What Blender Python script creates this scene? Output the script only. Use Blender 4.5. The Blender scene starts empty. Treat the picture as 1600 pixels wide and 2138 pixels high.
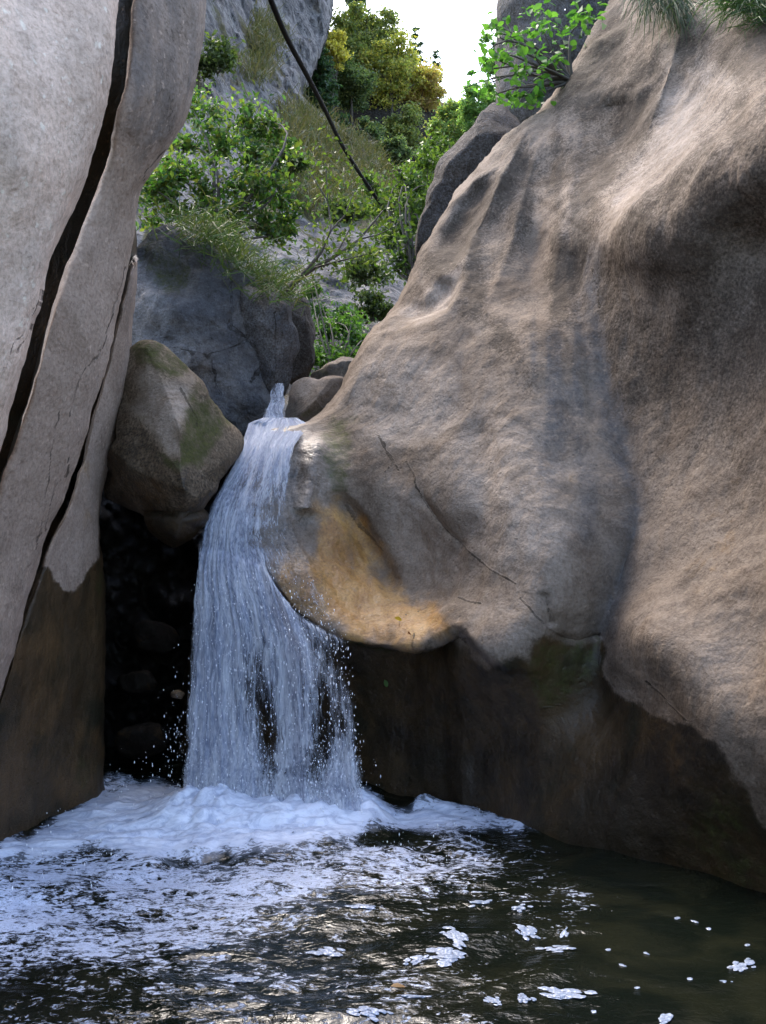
import bpy, math, random
import numpy as np

# ------------------------------------------------------------------ camera, world, sun, exposure
scene = bpy.context.scene
COL = scene.collection
FPX = 2256.0            # focal length in photo pixels (photo 1600 x 2138)
CAMZ = 1.5
cam_d = bpy.data.cameras.new('camera')
cam = bpy.data.objects.new('camera', cam_d); COL.objects.link(cam)
cam.location = (0, 0, CAMZ); cam.rotation_euler = (math.radians(90), 0, 0)
cam_d.sensor_fit = 'VERTICAL'; cam_d.sensor_height = 36.0
cam_d.lens = 36.0 * FPX / 2138.0
cam_d.clip_start = 0.05; cam_d.clip_end = 2000
scene.camera = cam

SUN_EL, SUN_AZ = math.radians(52), math.radians(-27)   # azimuth from the view direction: the light comes over the gorge from ahead on the left
to_sun = np.array([math.sin(SUN_AZ) * math.cos(SUN_EL), math.cos(SUN_AZ) * math.cos(SUN_EL), math.sin(SUN_EL)])
world = bpy.data.worlds.new('World'); scene.world = world; world.use_nodes = True
wn = world.node_tree.nodes; wl = world.node_tree.links
sky = wn.new('ShaderNodeTexSky'); sky.sky_type = 'NISHITA'; sky.sun_disc = False
sky.sun_elevation = SUN_EL
sky.sun_rotation = math.atan2(to_sun[0], to_sun[1])
sky.air_density = 1.0; sky.dust_density = 3.5; sky.ozone_density = 1.0
wl.new(sky.outputs[0], wn['Background'].inputs[0]); wn['Background'].inputs[1].default_value = 0.15
sun_d = bpy.data.lights.new('sun', 'SUN'); sun_d.energy = 0.55; sun_d.angle = math.radians(26); sun_d.color = (1.0, 0.95, 0.89)
sun = bpy.data.objects.new('sun', sun_d); COL.objects.link(sun)
from mathutils import Vector
sun.rotation_euler = Vector(to_sun).to_track_quat('Z', 'Y').to_euler()
scene.view_settings.view_transform = 'Standard'; scene.view_settings.look = 'None'
scene.view_settings.gamma = 1.0; scene.view_settings.use_curve_mapping = False
scene.view_settings.exposure = 2.55
scene.cycles.max_bounces = 5; scene.cycles.diffuse_bounces = 3; scene.cycles.glossy_bounces = 2
scene.cycles.transparent_max_bounces = 24; scene.cycles.transmission_bounces = 4
scene.cycles.use_denoising = True
scene.cycles.sample_clamp_indirect = 4.0

rng = np.random.default_rng(7); random.seed(7)

# ------------------------------------------------------------------ numeric helpers
def P(u, v, d):
    """a point seen at photo pixel (u, v) standing d metres in front of the camera"""
    u = np.asarray(u, float); v = np.asarray(v, float); d = np.asarray(d, float)
    return np.stack([(u - 800) / FPX * d, d + 0 * u, CAMZ - (v - 1069) / FPX * d], -1)

def _hash(ix, iy, iz, seed):
    h = (ix.astype(np.int64) * 374761393 + iy.astype(np.int64) * 668265263 + iz.astype(np.int64) * 2147483647 + seed * 974634777) & 0xffffffff
    h = ((h ^ (h >> 13)) * 1274126177) & 0xffffffff
    h = ((h ^ (h >> 16)) * 2246822519) & 0xffffffff
    return ((h ^ (h >> 15)) & 0xffff) / 65535.0

def vnoise(p, seed=0):
    """smooth value noise, -1..1, p (...,3)"""
    p = np.asarray(p, float); i = np.floor(p); f = p - i
    f = f * f * f * (f * (f * 6 - 15) + 10)
    x, y, z = i[..., 0], i[..., 1], i[..., 2]; fx, fy, fz = f[..., 0], f[..., 1], f[..., 2]
    r = 0
    for dx in (0, 1):
        for dy in (0, 1):
            for dz in (0, 1):
                w = (fx if dx else 1 - fx) * (fy if dy else 1 - fy) * (fz if dz else 1 - fz)
                r = r + w * _hash(x + dx, y + dy, z + dz, seed)
    return r * 2 - 1

ROT = np.array([[0.36, 0.48, -0.8], [-0.8, 0.6, 0.0], [0.48, 0.64, 0.6]])
def fbm(p, octaves=4, seed=0, gain=0.5, ridged=False):
    p = np.asarray(p, float); a = 1.0; s = 0; tot = 0
    for o in range(octaves):
        n = vnoise(p, seed + o * 17)
        if ridged: n = 1 - 2 * np.abs(n)
        s = s + a * n; tot += a; a *= gain; p = p @ ROT.T * 2.03
    return s / tot

def lerp_curve(pts, x):
    pts = sorted(pts); return np.interp(x, [p[0] for p in pts], [p[1] for p in pts])

def smooth_curve(pts, x):
    """monotone x, Catmull-Rom through the points"""
    pts = sorted(pts); xs = np.array([p[0] for p in pts], float); ys = np.array([p[1] for p in pts], float)
    m = np.gradient(ys, xs); x = np.clip(x, xs[0], xs[-1])
    k = np.clip(np.searchsorted(xs, x) - 1, 0, len(xs) - 2); h = xs[k + 1] - xs[k]; t = (x - xs[k]) / h
    return ((2*t**3 - 3*t**2 + 1) * ys[k] + (t**3 - 2*t**2 + t) * h * m[k] + (-2*t**3 + 3*t**2) * ys[k+1] + (t**3 - t**2) * h * m[k+1])

def sstep(a, b, x):
    t = np.clip((x - a) / (b - a), 0, 1); return t * t * (3 - 2 * t)

class TPS:
    def __init__(self, pts, smooth=0.0):
        a = np.array(pts, float); self.c = a[:, :2] / 500.0; n = len(a)
        K = self._k(self.c); K += np.eye(n) * smooth
        Pm = np.c_[np.ones(n), self.c]; A = np.zeros((n + 3, n + 3))
        A[:n, :n] = K; A[:n, n:] = Pm; A[n:, :n] = Pm.T
        self.w = np.linalg.solve(A, np.r_[a[:, 2], 0, 0, 0])
    def _k(self, x):
        r2 = ((x[:, None, :] - self.c[None]) ** 2).sum(-1)
        return np.where(r2 > 0, 0.5 * r2 * np.log(r2 + 1e-12), 0)
    def __call__(self, u, v):
        sh = np.shape(u); x = np.stack([np.ravel(u), np.ravel(v)], -1) / 500.0; out = np.empty(len(x))
        for s in range(0, len(x), 40000):
            b = x[s:s + 40000]; out[s:s + 40000] = self._k(b) @ self.w[:-3] + self.w[-3] + b @ self.w[-2:]
        return out.reshape(sh)

def poly_dist(u, v, poly, closed=True):
    """distance in pixels to a polyline; negative inside when closed. Also returns the side sign for an open one."""
    poly = np.array(poly, float); best = np.full(np.shape(u), 1e9); side = np.zeros(np.shape(u)); inside = np.zeros(np.shape(u), bool)
    n = len(poly); tpos = np.zeros(np.shape(u))
    for i in range(n if closed else n - 1):
        a = poly[i]; b = poly[(i + 1) % n]; d = b - a; L = d @ d + 1e-9
        t = np.clip(((u - a[0]) * d[0] + (v - a[1]) * d[1]) / L, 0, 1)
        dx = u - a[0] - t * d[0]; dy = v - a[1] - t * d[1]; r = np.hypot(dx, dy)
        m = r < best; best = np.where(m, r, best)
        side = np.where(m, np.sign(d[0] * (v - a[1]) - d[1] * (u - a[0])), side); tpos = np.where(m, i + t, tpos)
        if closed:
            c = (a[1] > v) != (b[1] > v)
            with np.errstate(divide='ignore', invalid='ignore'):
                inside ^= c & (u < (b[0] - a[0]) * (v - a[1]) / (b[1] - a[1] + 1e-12) + a[0])
    if closed: return np.where(inside, -best, best)
    return best, side, tpos / (n - 1)

def region(u, v, poly, soft=18, wob=14, scale=60, seed=1):
    """0..1 mask of a stain with a soft, ragged rim"""
    q = np.stack([u / scale, v / scale, 0 * u], -1)
    return 1 - sstep(-soft, soft, poly_dist(u, v, poly) + wob * fbm(q, 4, seed))

def blob(u, v, cu, cv, ru, rv, ang=0):
    c, s = math.cos(math.radians(ang)), math.sin(math.radians(ang))
    x = ((u - cu) * c + (v - cv) * s) / ru; y = (-(u - cu) * s + (v - cv) * c) / rv
    return np.exp(-(x * x + y * y))

# ------------------------------------------------------------------ object helpers
def make_mesh(name, verts, faces, mat, smooth=True, attrs=None, uvs=None):
    verts = np.asarray(verts, np.float32).reshape(-1, 3); me = bpy.data.meshes.new(name)
    faces = np.asarray(faces, np.int32); k = faces.shape[1]
    me.vertices.add(len(verts)); me.vertices.foreach_set('co', verts.ravel())
    me.loops.add(faces.size); me.loops.foreach_set('vertex_index', faces.ravel())
    me.polygons.add(len(faces)); me.polygons.foreach_set('loop_start', np.arange(0, faces.size, k, dtype=np.int32))
    me.update(calc_edges=True)
    if smooth: me.polygons.foreach_set('use_smooth', np.ones(len(faces), bool))
    for an, data in (attrs or {}).items():
        a = me.color_attributes.new(an, 'FLOAT_COLOR', 'POINT')
        d = np.zeros((len(verts), 4), np.float32); data = np.asarray(data).reshape(len(verts), -1); d[:, :data.shape[1]] = data
        a.data.foreach_set('color', d.ravel())
    if mat: me.materials.append(mat)
    me.validate()
    return me

def link(name, me, parent=None, base=None):
    o = bpy.data.objects.new(name, me); COL.objects.link(o)
    if base is not None and me is not None:
        base = np.asarray(base, float)
        n = len(me.vertices); co = np.empty(n * 3, np.float32); me.vertices.foreach_get('co', co)
        me.vertices.foreach_set('co', (co.reshape(-1, 3) - base.astype(np.float32)).ravel()); me.update()
        o.location = base
    if parent is not None:
        o.parent = parent; o.location = Vector(o.location) - parent.location if base is not None else -parent.location
    return o

def tag(o, label, cat, group=None):
    o['label'] = label; o['category'] = cat
    if group: o['group'] = group
    return o

def empty(name, loc):
    o = bpy.data.objects.new(name, None); COL.objects.link(o); o.location = [float(x) for x in loc]; o.empty_display_size = 0.1; return o

def base_of(me):
    n = len(me.vertices); co = np.empty(n * 3, np.float32); me.vertices.foreach_get('co', co); co = co.reshape(-1, 3)
    return np.array([(co[:, 0].min() + co[:, 0].max()) / 2, (co[:, 1].min() + co[:, 1].max()) / 2, co[:, 2].min()])

def grid_faces(nr, nc, wrap=False):
    i = np.arange(nr - 1)[:, None]; j = np.arange(nc if wrap else nc - 1)[None]
    j2 = (j + 1) % nc
    return np.stack([i * nc + j, i * nc + j2, (i + 1) * nc + j2, (i + 1) * nc + j], -1).reshape(-1, 4)

def grid_normals(V):
    du = np.gradient(V, axis=1); dv = np.gradient(V, axis=0); n = np.cross(du, dv)
    n /= np.linalg.norm(n, axis=-1, keepdims=True) + 1e-9
    return n

# ------------------------------------------------------------------ materials
class NT:
    def __init__(self, name):
        self.m = bpy.data.materials.new(name); self.m.use_nodes = True; self.t = self.m.node_tree
        self.n = self.t.nodes; self.l = self.t.links; self.bsdf = self.n['Principled BSDF']; self.out = self.n['Material Output']
        self.pos = self.n.new('ShaderNodeNewGeometry').outputs['Position']
    def put(self, inp, v):
        if hasattr(v, 'links'): self.l.new(v, inp)
        elif isinstance(v, (tuple, list)) and len(v) == 3 and inp.type == 'RGBA': inp.default_value = (*v, 1)
        else: inp.default_value = v
    def math(self, op, a, b=0.0, clamp=False):
        x = self.n.new('ShaderNodeMath'); x.operation = op; x.use_clamp = clamp; self.put(x.inputs[0], a); self.put(x.inputs[1], b); return x.outputs[0]
    def mapr(self, v, a, b, c=0.0, d=1.0, smooth=True):
        x = self.n.new('ShaderNodeMapRange'); x.interpolation_type = 'SMOOTHSTEP' if smooth else 'LINEAR'
        for k, q in zip((0, 1, 2, 3, 4), (v, a, b, c, d)): self.put(x.inputs[k], q)
        return x.outputs[0]
    def noise(self, scale, detail=4, rough=0.55, dist=0.0, vec=None, stretch=None):
        vec = self.pos if vec is None else vec
        if stretch is not None:
            mp = self.n.new('ShaderNodeVectorMath'); mp.operation = 'MULTIPLY'; self.put(mp.inputs[0], vec); mp.inputs[1].default_value = stretch; vec = mp.outputs[0]
        x = self.n.new('ShaderNodeTexNoise'); self.l.new(vec, x.inputs['Vector']); x.inputs['Scale'].default_value = scale
        x.inputs['Detail'].default_value = detail; x.inputs['Roughness'].default_value = rough; x.inputs['Distortion'].default_value = dist
        return x.outputs['Fac']
    def voro(self, scale, feature='F1', vec=None, rand=1.0):
        x = self.n.new('ShaderNodeTexVoronoi'); x.feature = feature; self.l.new(self.pos if vec is None else vec, x.inputs['Vector'])
        x.inputs['Scale'].default_value = scale; x.inputs['Randomness'].default_value = rand; return x.outputs['Distance']
    def mix(self, f, a, b, mode='MIX'):
        x = self.n.new('ShaderNodeMix'); x.data_type = 'RGBA'; x.blend_type = mode
        self.put(x.inputs[0], f); self.put(x.inputs[6], a); self.put(x.inputs[7], b); return x.outputs[2]
    def attr(self, name):
        x = self.n.new('ShaderNodeVertexColor'); x.layer_name = name; s = self.n.new('ShaderNodeSeparateColor'); self.l.new(x.outputs[0], s.inputs[0])
        return s.outputs[0], s.outputs[1], s.outputs[2], x.outputs[1], x.outputs[0]
    def bump(self, h, strength=0.5, dist=0.02, normal=None):
        x = self.n.new('ShaderNodeBump'); x.inputs['Strength'].default_value = strength; x.inputs['Distance'].default_value = dist
        self.l.new(h, x.inputs['Height'])
        if normal is not None: self.l.new(normal, x.inputs['Normal'])
        return x.outputs[0]
    def set(self, **kw):
        for k, v in kw.items(): self.put(self.bsdf.inputs[k.replace('_', ' ')], v)
        return self

def rock_material(name, ca, cb, dark, speck=0.5, stretch=(1, 1, 0.35), bump=0.42, pit=0.3, coarse=1.0, mottle=1.0):
    """water-worn limestone; vertex masks: mask_a = wet and slot shade, moss, ochre, pale and painted sky light; mask_b = grey streak, dark lichen, wet gloss, crack"""
    t = NT(name)
    wet, moss, ochre, pale, _ = t.attr('mask_a'); grey, lich_shade, gloss, crack, _ = t.attr('mask_b')
    big = t.noise(1.6 * coarse, 5, 0.6, 0.6); mid = t.noise(9 * coarse, 6, 0.65, 0.3); fine = t.noise(70, 5, 0.7); grain = t.noise(260, 3, 0.7)
    stre = t.noise(14, 5, 0.6, 0.4, stretch=stretch)
    col = t.mix(t.mapr(big, 0.35, 0.65), ca, cb)
    col = t.mix(t.math('MULTIPLY', t.mapr(mid, 0.5, 0.78), 0.55), col, dark)
    col = t.mix(t.math('MULTIPLY', t.mapr(stre, 0.52, 0.75), 0.4), col, tuple(c * 0.72 for c in ca))
    def brk(m, n, k=0.7, lo=0.35, hi=0.65):   # ragged edge for a mask
        return t.mapr(t.math('ADD', m, t.math('MULTIPLY', t.math('SUBTRACT', n, 0.5), k)), lo, hi)
    col = t.mix(t.math('MULTIPLY', pale, t.mapr(mid, 0.3, 0.7, 0.55, 1.0)), col, (0.40, 0.335, 0.275))
    col = t.mix(t.math('MULTIPLY', grey, t.mapr(stre, 0.25, 0.7, 0.35, 1.0)), col, (0.125, 0.118, 0.115))
    col = t.mix(t.math('MULTIPLY', brk(lich_shade, fine, 1.3, 0.3, 0.85), 0.8), col, (0.070, 0.055, 0.041))
    och = t.mix(t.mapr(mid, 0.3, 0.7), (0.36, 0.175, 0.045), (0.45, 0.26, 0.09))
    col = t.mix(brk(ochre, mid, 0.9, 0.2, 0.8), col, och)
    col = t.mix(t.mapr(fine, 0.35, 0.75), col, t.mix(1.0, col, (0.62, 0.6, 0.58), 'MULTIPLY'))
    col = t.mix(t.math('MULTIPLY', t.mapr(grain, 0.58, 0.75), speck), col, t.mix(1.0, col, (0.4, 0.38, 0.36), 'MULTIPLY'))
    blot = t.noise(3.6 * coarse, 9, 0.72, 0.8); col = t.mix(t.math('MULTIPLY', t.mapr(blot, 0.40, 0.66), mottle), col, t.mix(1.0, col, (0.66, 0.63, 0.60), 'MULTIPLY'))
    col = t.mix(t.math('MULTIPLY', t.mapr(t.noise(48, 5, 0.75), 0.56, 0.70), 0.6 * mottle), col, t.mix(1.0, col, (0.62, 0.60, 0.58), 'MULTIPLY'))
    spots = t.mapr(t.noise(38, 3, 0.5), 0.62, 0.72)
    col = t.mix(t.math('MULTIPLY', spots, 0.3), col, tuple(min(1, c * 1.6) for c in ca))
    wetm = brk(wet, t.math('ADD', t.math('MULTIPLY', mid, 0.5), t.math('MULTIPLY', fine, 0.5)), 1.1, 0.2, 0.72)
    wcol = t.mix(1.0, col, t.mix(t.mapr(big, 0.4, 0.62), (0.15, 0.13, 0.085), (0.31, 0.24, 0.135)), 'MULTIPLY')
    wcol = t.mix(t.math('MULTIPLY', t.mapr(t.noise(3.2, 5, 0.6), 0.48, 0.7), 0.75), wcol, (0.016, 0.017, 0.009))
    col = t.mix(wetm, col, wcol)
    mossm = t.math('MULTIPLY', brk(moss, t.noise(16, 8, 0.75), 2.2, 0.25, 1.15), 0.85)
    col = t.mix(mossm, col, t.mix(t.mapr(fine, 0.3, 0.7), (0.024, 0.030, 0.009), (0.075, 0.08, 0.02)))
    ck = t.mapr(t.math('ADD', crack, t.math('MULTIPLY', t.math('SUBTRACT', fine, 0.5), 0.5)), 0.45, 0.7)
    col = t.mix(t.math('MULTIPLY', ck, t.mapr(mid, 0.38, 0.6, 0.1, 0.8)), col, (0.03, 0.024, 0.018))
    ro = t.mapr(t.math('MAXIMUM', gloss, t.math('MULTIPLY', wetm, 0.6)), 0.0, 1.0, 0.85, 0.18, False)
    t.set(Base_Color=col, Roughness=ro, Specular_IOR_Level=t.mapr(t.math('MAXIMUM', gloss, t.math('MULTIPLY', wetm, 0.6)), 0.0, 1.0, 0.08, 0.5, False))
    h = t.math('ADD', t.math('MULTIPLY', mid, 0.8), t.math('ADD', t.math('MULTIPLY', fine, 0.16), t.math('MULTIPLY', grain, 0.03)))
    h = t.math('ADD', h, t.math('MULTIPLY', t.mapr(t.voro(26), 0.0, 0.3), pit * 0.5))
    h = t.math('ADD', h, t.math('MULTIPLY', stre, 0.5))
    h = t.math('SUBTRACT', h, t.math('MULTIPLY', ck, 0.5))
    h = t.math('ADD', h, t.math('MULTIPLY', blot, 0.7))
    t.l.new(t.bump(h, bump, 0.045), t.bsdf.inputs['Normal'])
    return t.m

M = {}
M['rock'] = rock_material('limestone', (0.19, 0.148, 0.112), (0.25, 0.197, 0.15), (0.095, 0.075, 0.057))
M['left'] = rock_material('pale_limestone', (0.48, 0.36, 0.275), (0.41, 0.305, 0.23), (0.31, 0.23, 0.17), stretch=(1, 1, 0.25), bump=0.45, mottle=0.7, speck=0.3)
M['bright'] = rock_material('flash_bright_limestone', (0.88, 0.66, 0.51), (0.82, 0.605, 0.46), (0.72, 0.53, 0.41), stretch=(1, 1, 0.25), bump=0.4, mottle=0.5, speck=0.25)  # nearest slab: flash light is put into this raised albedo
M['boulder'] = rock_material('boulder_stone', (0.25, 0.19, 0.13), (0.18, 0.135, 0.09), (0.09, 0.068, 0.045), stretch=(1, 1, 1))
M['blue'] = rock_material('blue_grey_stone', (0.13, 0.132, 0.142), (0.22, 0.21, 0.205), (0.055, 0.053, 0.054), stretch=(1, 1, 0.4), bump=1.0, coarse=1.8)
M['cave'] = rock_material('wet_shaded_stone', (0.022, 0.018, 0.014), (0.014, 0.011, 0.009), (0.006, 0.005, 0.005), stretch=(1, 1, 1))  # wet stone; its black also holds the shade of the recess

def rock_attrs(u, v, **k):
    z = np.zeros(np.shape(u)); g = lambda n: np.clip(k.get(n, z), 0, 1).ravel()
    return {'mask_a': np.stack([g('wet'), g('moss'), g('ochre'), g('pale')], -1), 'mask_b': np.stack([g('grey'), g('lichen_shade'), g('gloss'), g('crack')], -1)}

def cracks(u, v, lines, width=3.0):
    m = np.zeros(np.shape(u))
    for ln in lines:
        wv = 5 * fbm(np.stack([u / 30, v / 30, 0 * u], -1), 3, 5)
        r, s, t = poly_dist(u + 2 * wv, v + 1.4 * wv, ln, False)
        m = np.maximum(m, np.exp(-(r / width) ** 2))
    return m

# ------------------------------------------------------------------ wall of a gorge: rows of heights, from its visible rim outward
def wall_mesh(name, vs, edge, far, depth, mat, ncol, round_px, round_m, masks, disp, power=1.25, back=2.0, split=None):
    """edge: rim column (photo px) per row, far: the other end; depth(u, v) in metres. The rim rounds off and turns back into the rock."""
    U, V = [], []
    s = np.linspace(0, 1, ncol) ** power
    ue = smooth_curve(edge, vs); ue = ue + 4 * fbm(np.stack([vs / 45, 0 * vs, 0 * vs], -1), 4, 3)
    Ug = ue[:, None] + (far - ue[:, None]) * s[None]; Vg = np.repeat(vs[:, None], ncol, 1)
    if split is not None:      # one column runs exactly along the rim of the shade slot
        e = split(vs); n1 = int(ncol * 0.55); a1 = np.linspace(0, 1, n1); a2 = np.linspace(0, 1, ncol - n1 + 1)[1:] ** 1.8
        es = np.minimum(e, ue - 6); Ug = np.c_[ue[:, None] + (es - ue)[:, None] * a1[None], es[:, None] + (far - es)[:, None] * a2[None]]
    D = depth(Ug, Vg)
    t = np.clip(np.abs(Ug - ue[:, None]) / round_px, 0, 1)
    D = D + round_m * (1 - np.sqrt(np.clip(1 - (1 - t) ** 2, 0, 1)))
    sgn = np.sign(far - ue.mean())
    k = np.array([back, back * 0.55, back * 0.28, back * 0.12, back * 0.04])
    Us = ue[:, None] + sgn * (k / back)[None] * 3.0; Vs_ = np.repeat(vs[:, None], len(k), 1); Ds = D[:, :1] + k[None]
    Ua = np.c_[Us, Ug]; Va = np.c_[Vs_, Vg]; Da = np.c_[Ds, D]
    W = P(Ua, Va, Da); N = grid_normals(W)
    if sgn > 0: pass
    # normals toward the camera side
    flip = (N * (W - np.array([0, 0, CAMZ]))).sum(-1).mean() > 0
    if flip: N = -N
    W = W + N * disp(W, Ua, Va)[..., None]
    f = grid_faces(*Ua.shape)
    if flip == False: f = f[:, ::-1] if False else f
    me = make_mesh(name, W.reshape(-1, 3), f, mat, attrs=rock_attrs(Ua, Va, **masks(Ua, Va, W)))
    return me

def boulder_mesh(name, outline, centre, d0, front, backr, mat, masks, tilt=(0, 0), p=2.4, amp=0.05, nscale=2.5, na=160, nr=60, seed=1, grooves=(), facet=0.0, cuts=0):
    """closed stone: the outline is its contour seen from the pool, front/backr its half thickness in metres"""
    oc = np.array(outline, float); c = np.array(centre, float)
    ang = np.arctan2(oc[:, 1] - c[1], oc[:, 0] - c[0]); o = np.argsort(ang); ang = ang[o]; rad = np.hypot(*(oc[o] - c).T)
    A = np.linspace(-np.pi, np.pi, na, endpoint=False)
    R = np.interp(A, np.r_[ang - 2*np.pi, ang, ang + 2*np.pi], np.r_[rad, rad, rad])
    ker = np.array([1, 2, 3, 2, 1]) / 9.0; R = sum(k * np.roll(R, i - 2) for i, k in enumerate(ker))
    R = R * (1 + 0.025 * fbm(np.stack([np.cos(A) * 4, np.sin(A) * 4, 0 * A + seed], -1), 4, seed))
    rho = np.r_[np.linspace(0.004, 0.9, nr // 2), np.linspace(0.915, 1.0, nr // 4), np.linspace(0.985, 0.004, nr // 3)]
    back = np.arange(len(rho)) >= (nr // 2 + nr // 4)
    U = c[0] + rho[:, None] * R[None] * np.cos(A)[None]; V = c[1] + rho[:, None] * R[None] * np.sin(A)[None]
    prof = np.clip(1 - rho ** p, 0, 1) ** (1 / 2.0)
    D = d0 + np.where(back, backr, -front)[:, None] * prof[:, None]
    D = D + (~back)[:, None] * (tilt[0] * (U - c[0]) / 100 + tilt[1] * (V - c[1]) / 100) * np.clip(prof * 1.5, 0, 1)[:, None]
    for ln, w, dep in grooves:
        r, s, t = poly_dist(U, V, ln, False); D = D + (~back)[:, None] * dep * np.exp(-(r / w) ** 2)
    W = P(U, V, D); ctr = P(c[0], c[1], d0)
    N = W - ctr; N /= np.linalg.norm(N, axis=-1, keepdims=True) + 1e-6
    cr = np.random.default_rng(seed * 7 + 1); ext = np.abs(W - ctr).reshape(-1, 3).max(0)
    for _ in range(cuts):
        pn = np.array([cr.normal(0, 0.75), -1.0, cr.normal(0, 0.65)]); pn /= np.linalg.norm(pn); q = (W - ctr) @ pn; h = np.percentile(q, 99.5) * cr.uniform(0.62, 0.88)
        W = W - np.maximum(q - h, 0)[..., None] * pn * 0.82
    n = fbm(W * nscale, 5, seed) * amp
    if facet: n = n + facet * fbm(W * nscale * 0.8, 3, seed + 9, ridged=True)
    W = W + N * n[..., None]
    return make_mesh(name, W.reshape(-1, 3), grid_faces(len(rho), na, True), mat, attrs=rock_attrs(U, V, **masks(U, V, W)))

# ------------------------------------------------------------------ setting: streambed
t = NT('bed_gravel'); n1 = t.noise(2, 5); t.set(Base_Color=t.mix(n1, (0.03, 0.03, 0.02), (0.10, 0.085, 0.06)), Roughness=0.9); M['bed'] = t.m
gx = np.array([-400, -60, -20, -8, -3, 0, 3, 8, 20, 60, 400.0]); X, Y = np.meshgrid(gx, gx)
Zb = -0.9 + 0.0 * X
o = link('streambed', make_mesh('streambed', np.stack([X, Y, Zb], -1), grid_faces(11, 11), M['bed'])); o['kind'] = 'structure'

# ------------------------------------------------------------------ right gorge wall
LIP = [(380, 1130), (470, 1150), (540, 1175), (565, 1205), (590, 1245), (620, 1282), (680, 1318), (720, 1335), (790, 1352), (850, 1357), (900, 1348), (935, 1330), (960, 1312), (1000, 1350), (1060, 1400), (1120, 1400), (1200, 1450)]
UNDER = [(380, 0.75), (560, 0.52), (720, 0.46), (850, 0.40), (930, 0.28), (965, 0.18), (1050, 0.10), (1130, 0.0), (1200, 0.0)]
def undercut(u, v):
    lv = lerp_curve(LIP, u) + 3 * fbm(np.stack([u / 25, 0 * u, 0 * u], -1), 3, 8)
    return lerp_curve(UNDER, u) * sstep(-5, 9, v - lv)
RW = [(1290,0,8.2),(1350,-200,9.0),(1200,150,7.9),(1130,235,7.7),(1085,270,7.6),(1020,330,7.5),(960,400,7.4),(912,470,7.2),(880,530,7.1),(828,640,6.9),(785,690,6.7),(740,760,6.6),(705,830,6.5),(650,880,6.35),
 (560,900,6.25),(600,900,6.2),(530,950,6.05),(600,960,6.0),(480,1050,5.75),(560,1050,5.8),(640,1000,5.92),(460,1130,5.65),(520,1150,5.65),(600,1150,5.68),
 (640,1200,5.58),(640,1270,5.5),(580,1215,5.55),(720,1325,5.42),(850,1345,5.3),(780,1260,5.62),(750,1160,5.86),(715,1060,5.98),(690,960,6.05),
 (820,1030,5.85),(800,1120,5.86),(870,1150,5.72),(950,1250,5.42),(955,1295,5.24),(900,1300,5.42),
 (800,800,6.3),(900,700,6.3),(1000,700,6.1),(900,850,6.0),(1000,900,5.65),(900,1000,5.72),(1000,1050,5.45),(990,1140,5.42),(1070,1250,5.05),(1060,1370,4.92),(1130,1000,5.28),(1150,1150,5.02),(1170,1270,4.95),(1100,850,5.55),(1100,700,5.9),
 (1240,560,6.02),(1265,800,5.68),(1310,950,5.45),(1335,1080,5.25),(1295,1220,5.18),(1262,1330,5.12),(1200,1420,5.08),(1255,1450,5.08),
 (1400,700,5.36),(1400,900,5.27),(1420,1100,4.97),(1400,1250,4.76),(1380,1400,4.58),(1330,1330,4.76),(1600,500,4.95),(1600,800,4.87),(1600,1100,4.55),(1600,1400,4.22),(1500,1500,4.27),(1850,800,3.9),(1850,1400,3.5),(1850,300,4.8),
 (1290,500,5.66),(1330,450,5.5),(1400,400,5.34),(1500,310,5.08),(1600,230,4.93),(1400,340,5.75),(1500,240,5.7),(1320,400,5.95),(1350,300,6.5),(1450,150,6.6),(1550,50,6.5),(1400,50,7.1),(1300,200,7.15),(1200,350,6.9),(1150,500,6.5),(1050,500,6.75),(1020,600,6.45),(1100,350,7.2),(1180,250,7.35),(1280,300,7.0),(1600,-200,7.4),(1850,-200,7.0),
 (870,650,6.78),(930,600,6.72),(965,560,6.65),
 (600,1500,6.3),(700,1660,6.1),(760,1665,5.9),(900,1680,5.6),(1050,1705,5.32),(1180,1760,4.9),(1350,1800,4.63),(1600,1865,4.25),(1850,1960,3.8),
 (760,1450,5.95),(850,1450,5.75),(950,1480,5.5),(1060,1520,5.3),(1200,1570,5.0),(1350,1640,4.62),(1500,1700,4.33),(1600,1750,4.18),
 (2400,800,3.4),(2400,1400,3.05),(2400,300,4.3),(2400,-200,6.2),(2400,2000,3.2),(3000,-200,5.4),(3000,800,2.9),(3000,1500,2.6),(3000,2000,2.6),(700,1950,6.0),(1050,1950,5.4),(1350,2000,4.8),(1700,2050,4.3),(480,1900,6.4)]
CREASE = [  # scallop crests: polyline, metres set back above / left of it, reach in px
 ([(1720,70),(1600,165),(1530,215),(1480,290),(1440,340),(1390,375),(1330,415),(1290,460),(1255,505),(1230,545)], 0.75, 75),
 ([(1300,-80),(1265,20),(1225,100),(1190,190),(1148,250),(1120,275)], 0.8, 45),
 ([(1130,240),(1080,292),(1050,340),(985,382),(945,428),(915,465)], 0.6, 36),
 ([(1118,240),(1085,300),(1050,370),(1015,440),(985,500),(975,545),(965,590)], 0.6, 34),
 ([(990,548),(964,605),(940,650),(905,671),(860,683),(815,692)], 0.42, 22),
 ([(1150,260),(1120,330),(1088,420),(1065,520),(1030,610),(1000,680)], 0.32, 55),
 ([(1215,270),(1195,370),(1175,480),(1155,600),(1140,700)], 0.24, 50),
 ([(1470,-100),(1430,50),(1400,130),(1375,220),(1335,300),(1290,370),(1275,430),(1255,480),(1238,525)], -0.28, 45)]
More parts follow.
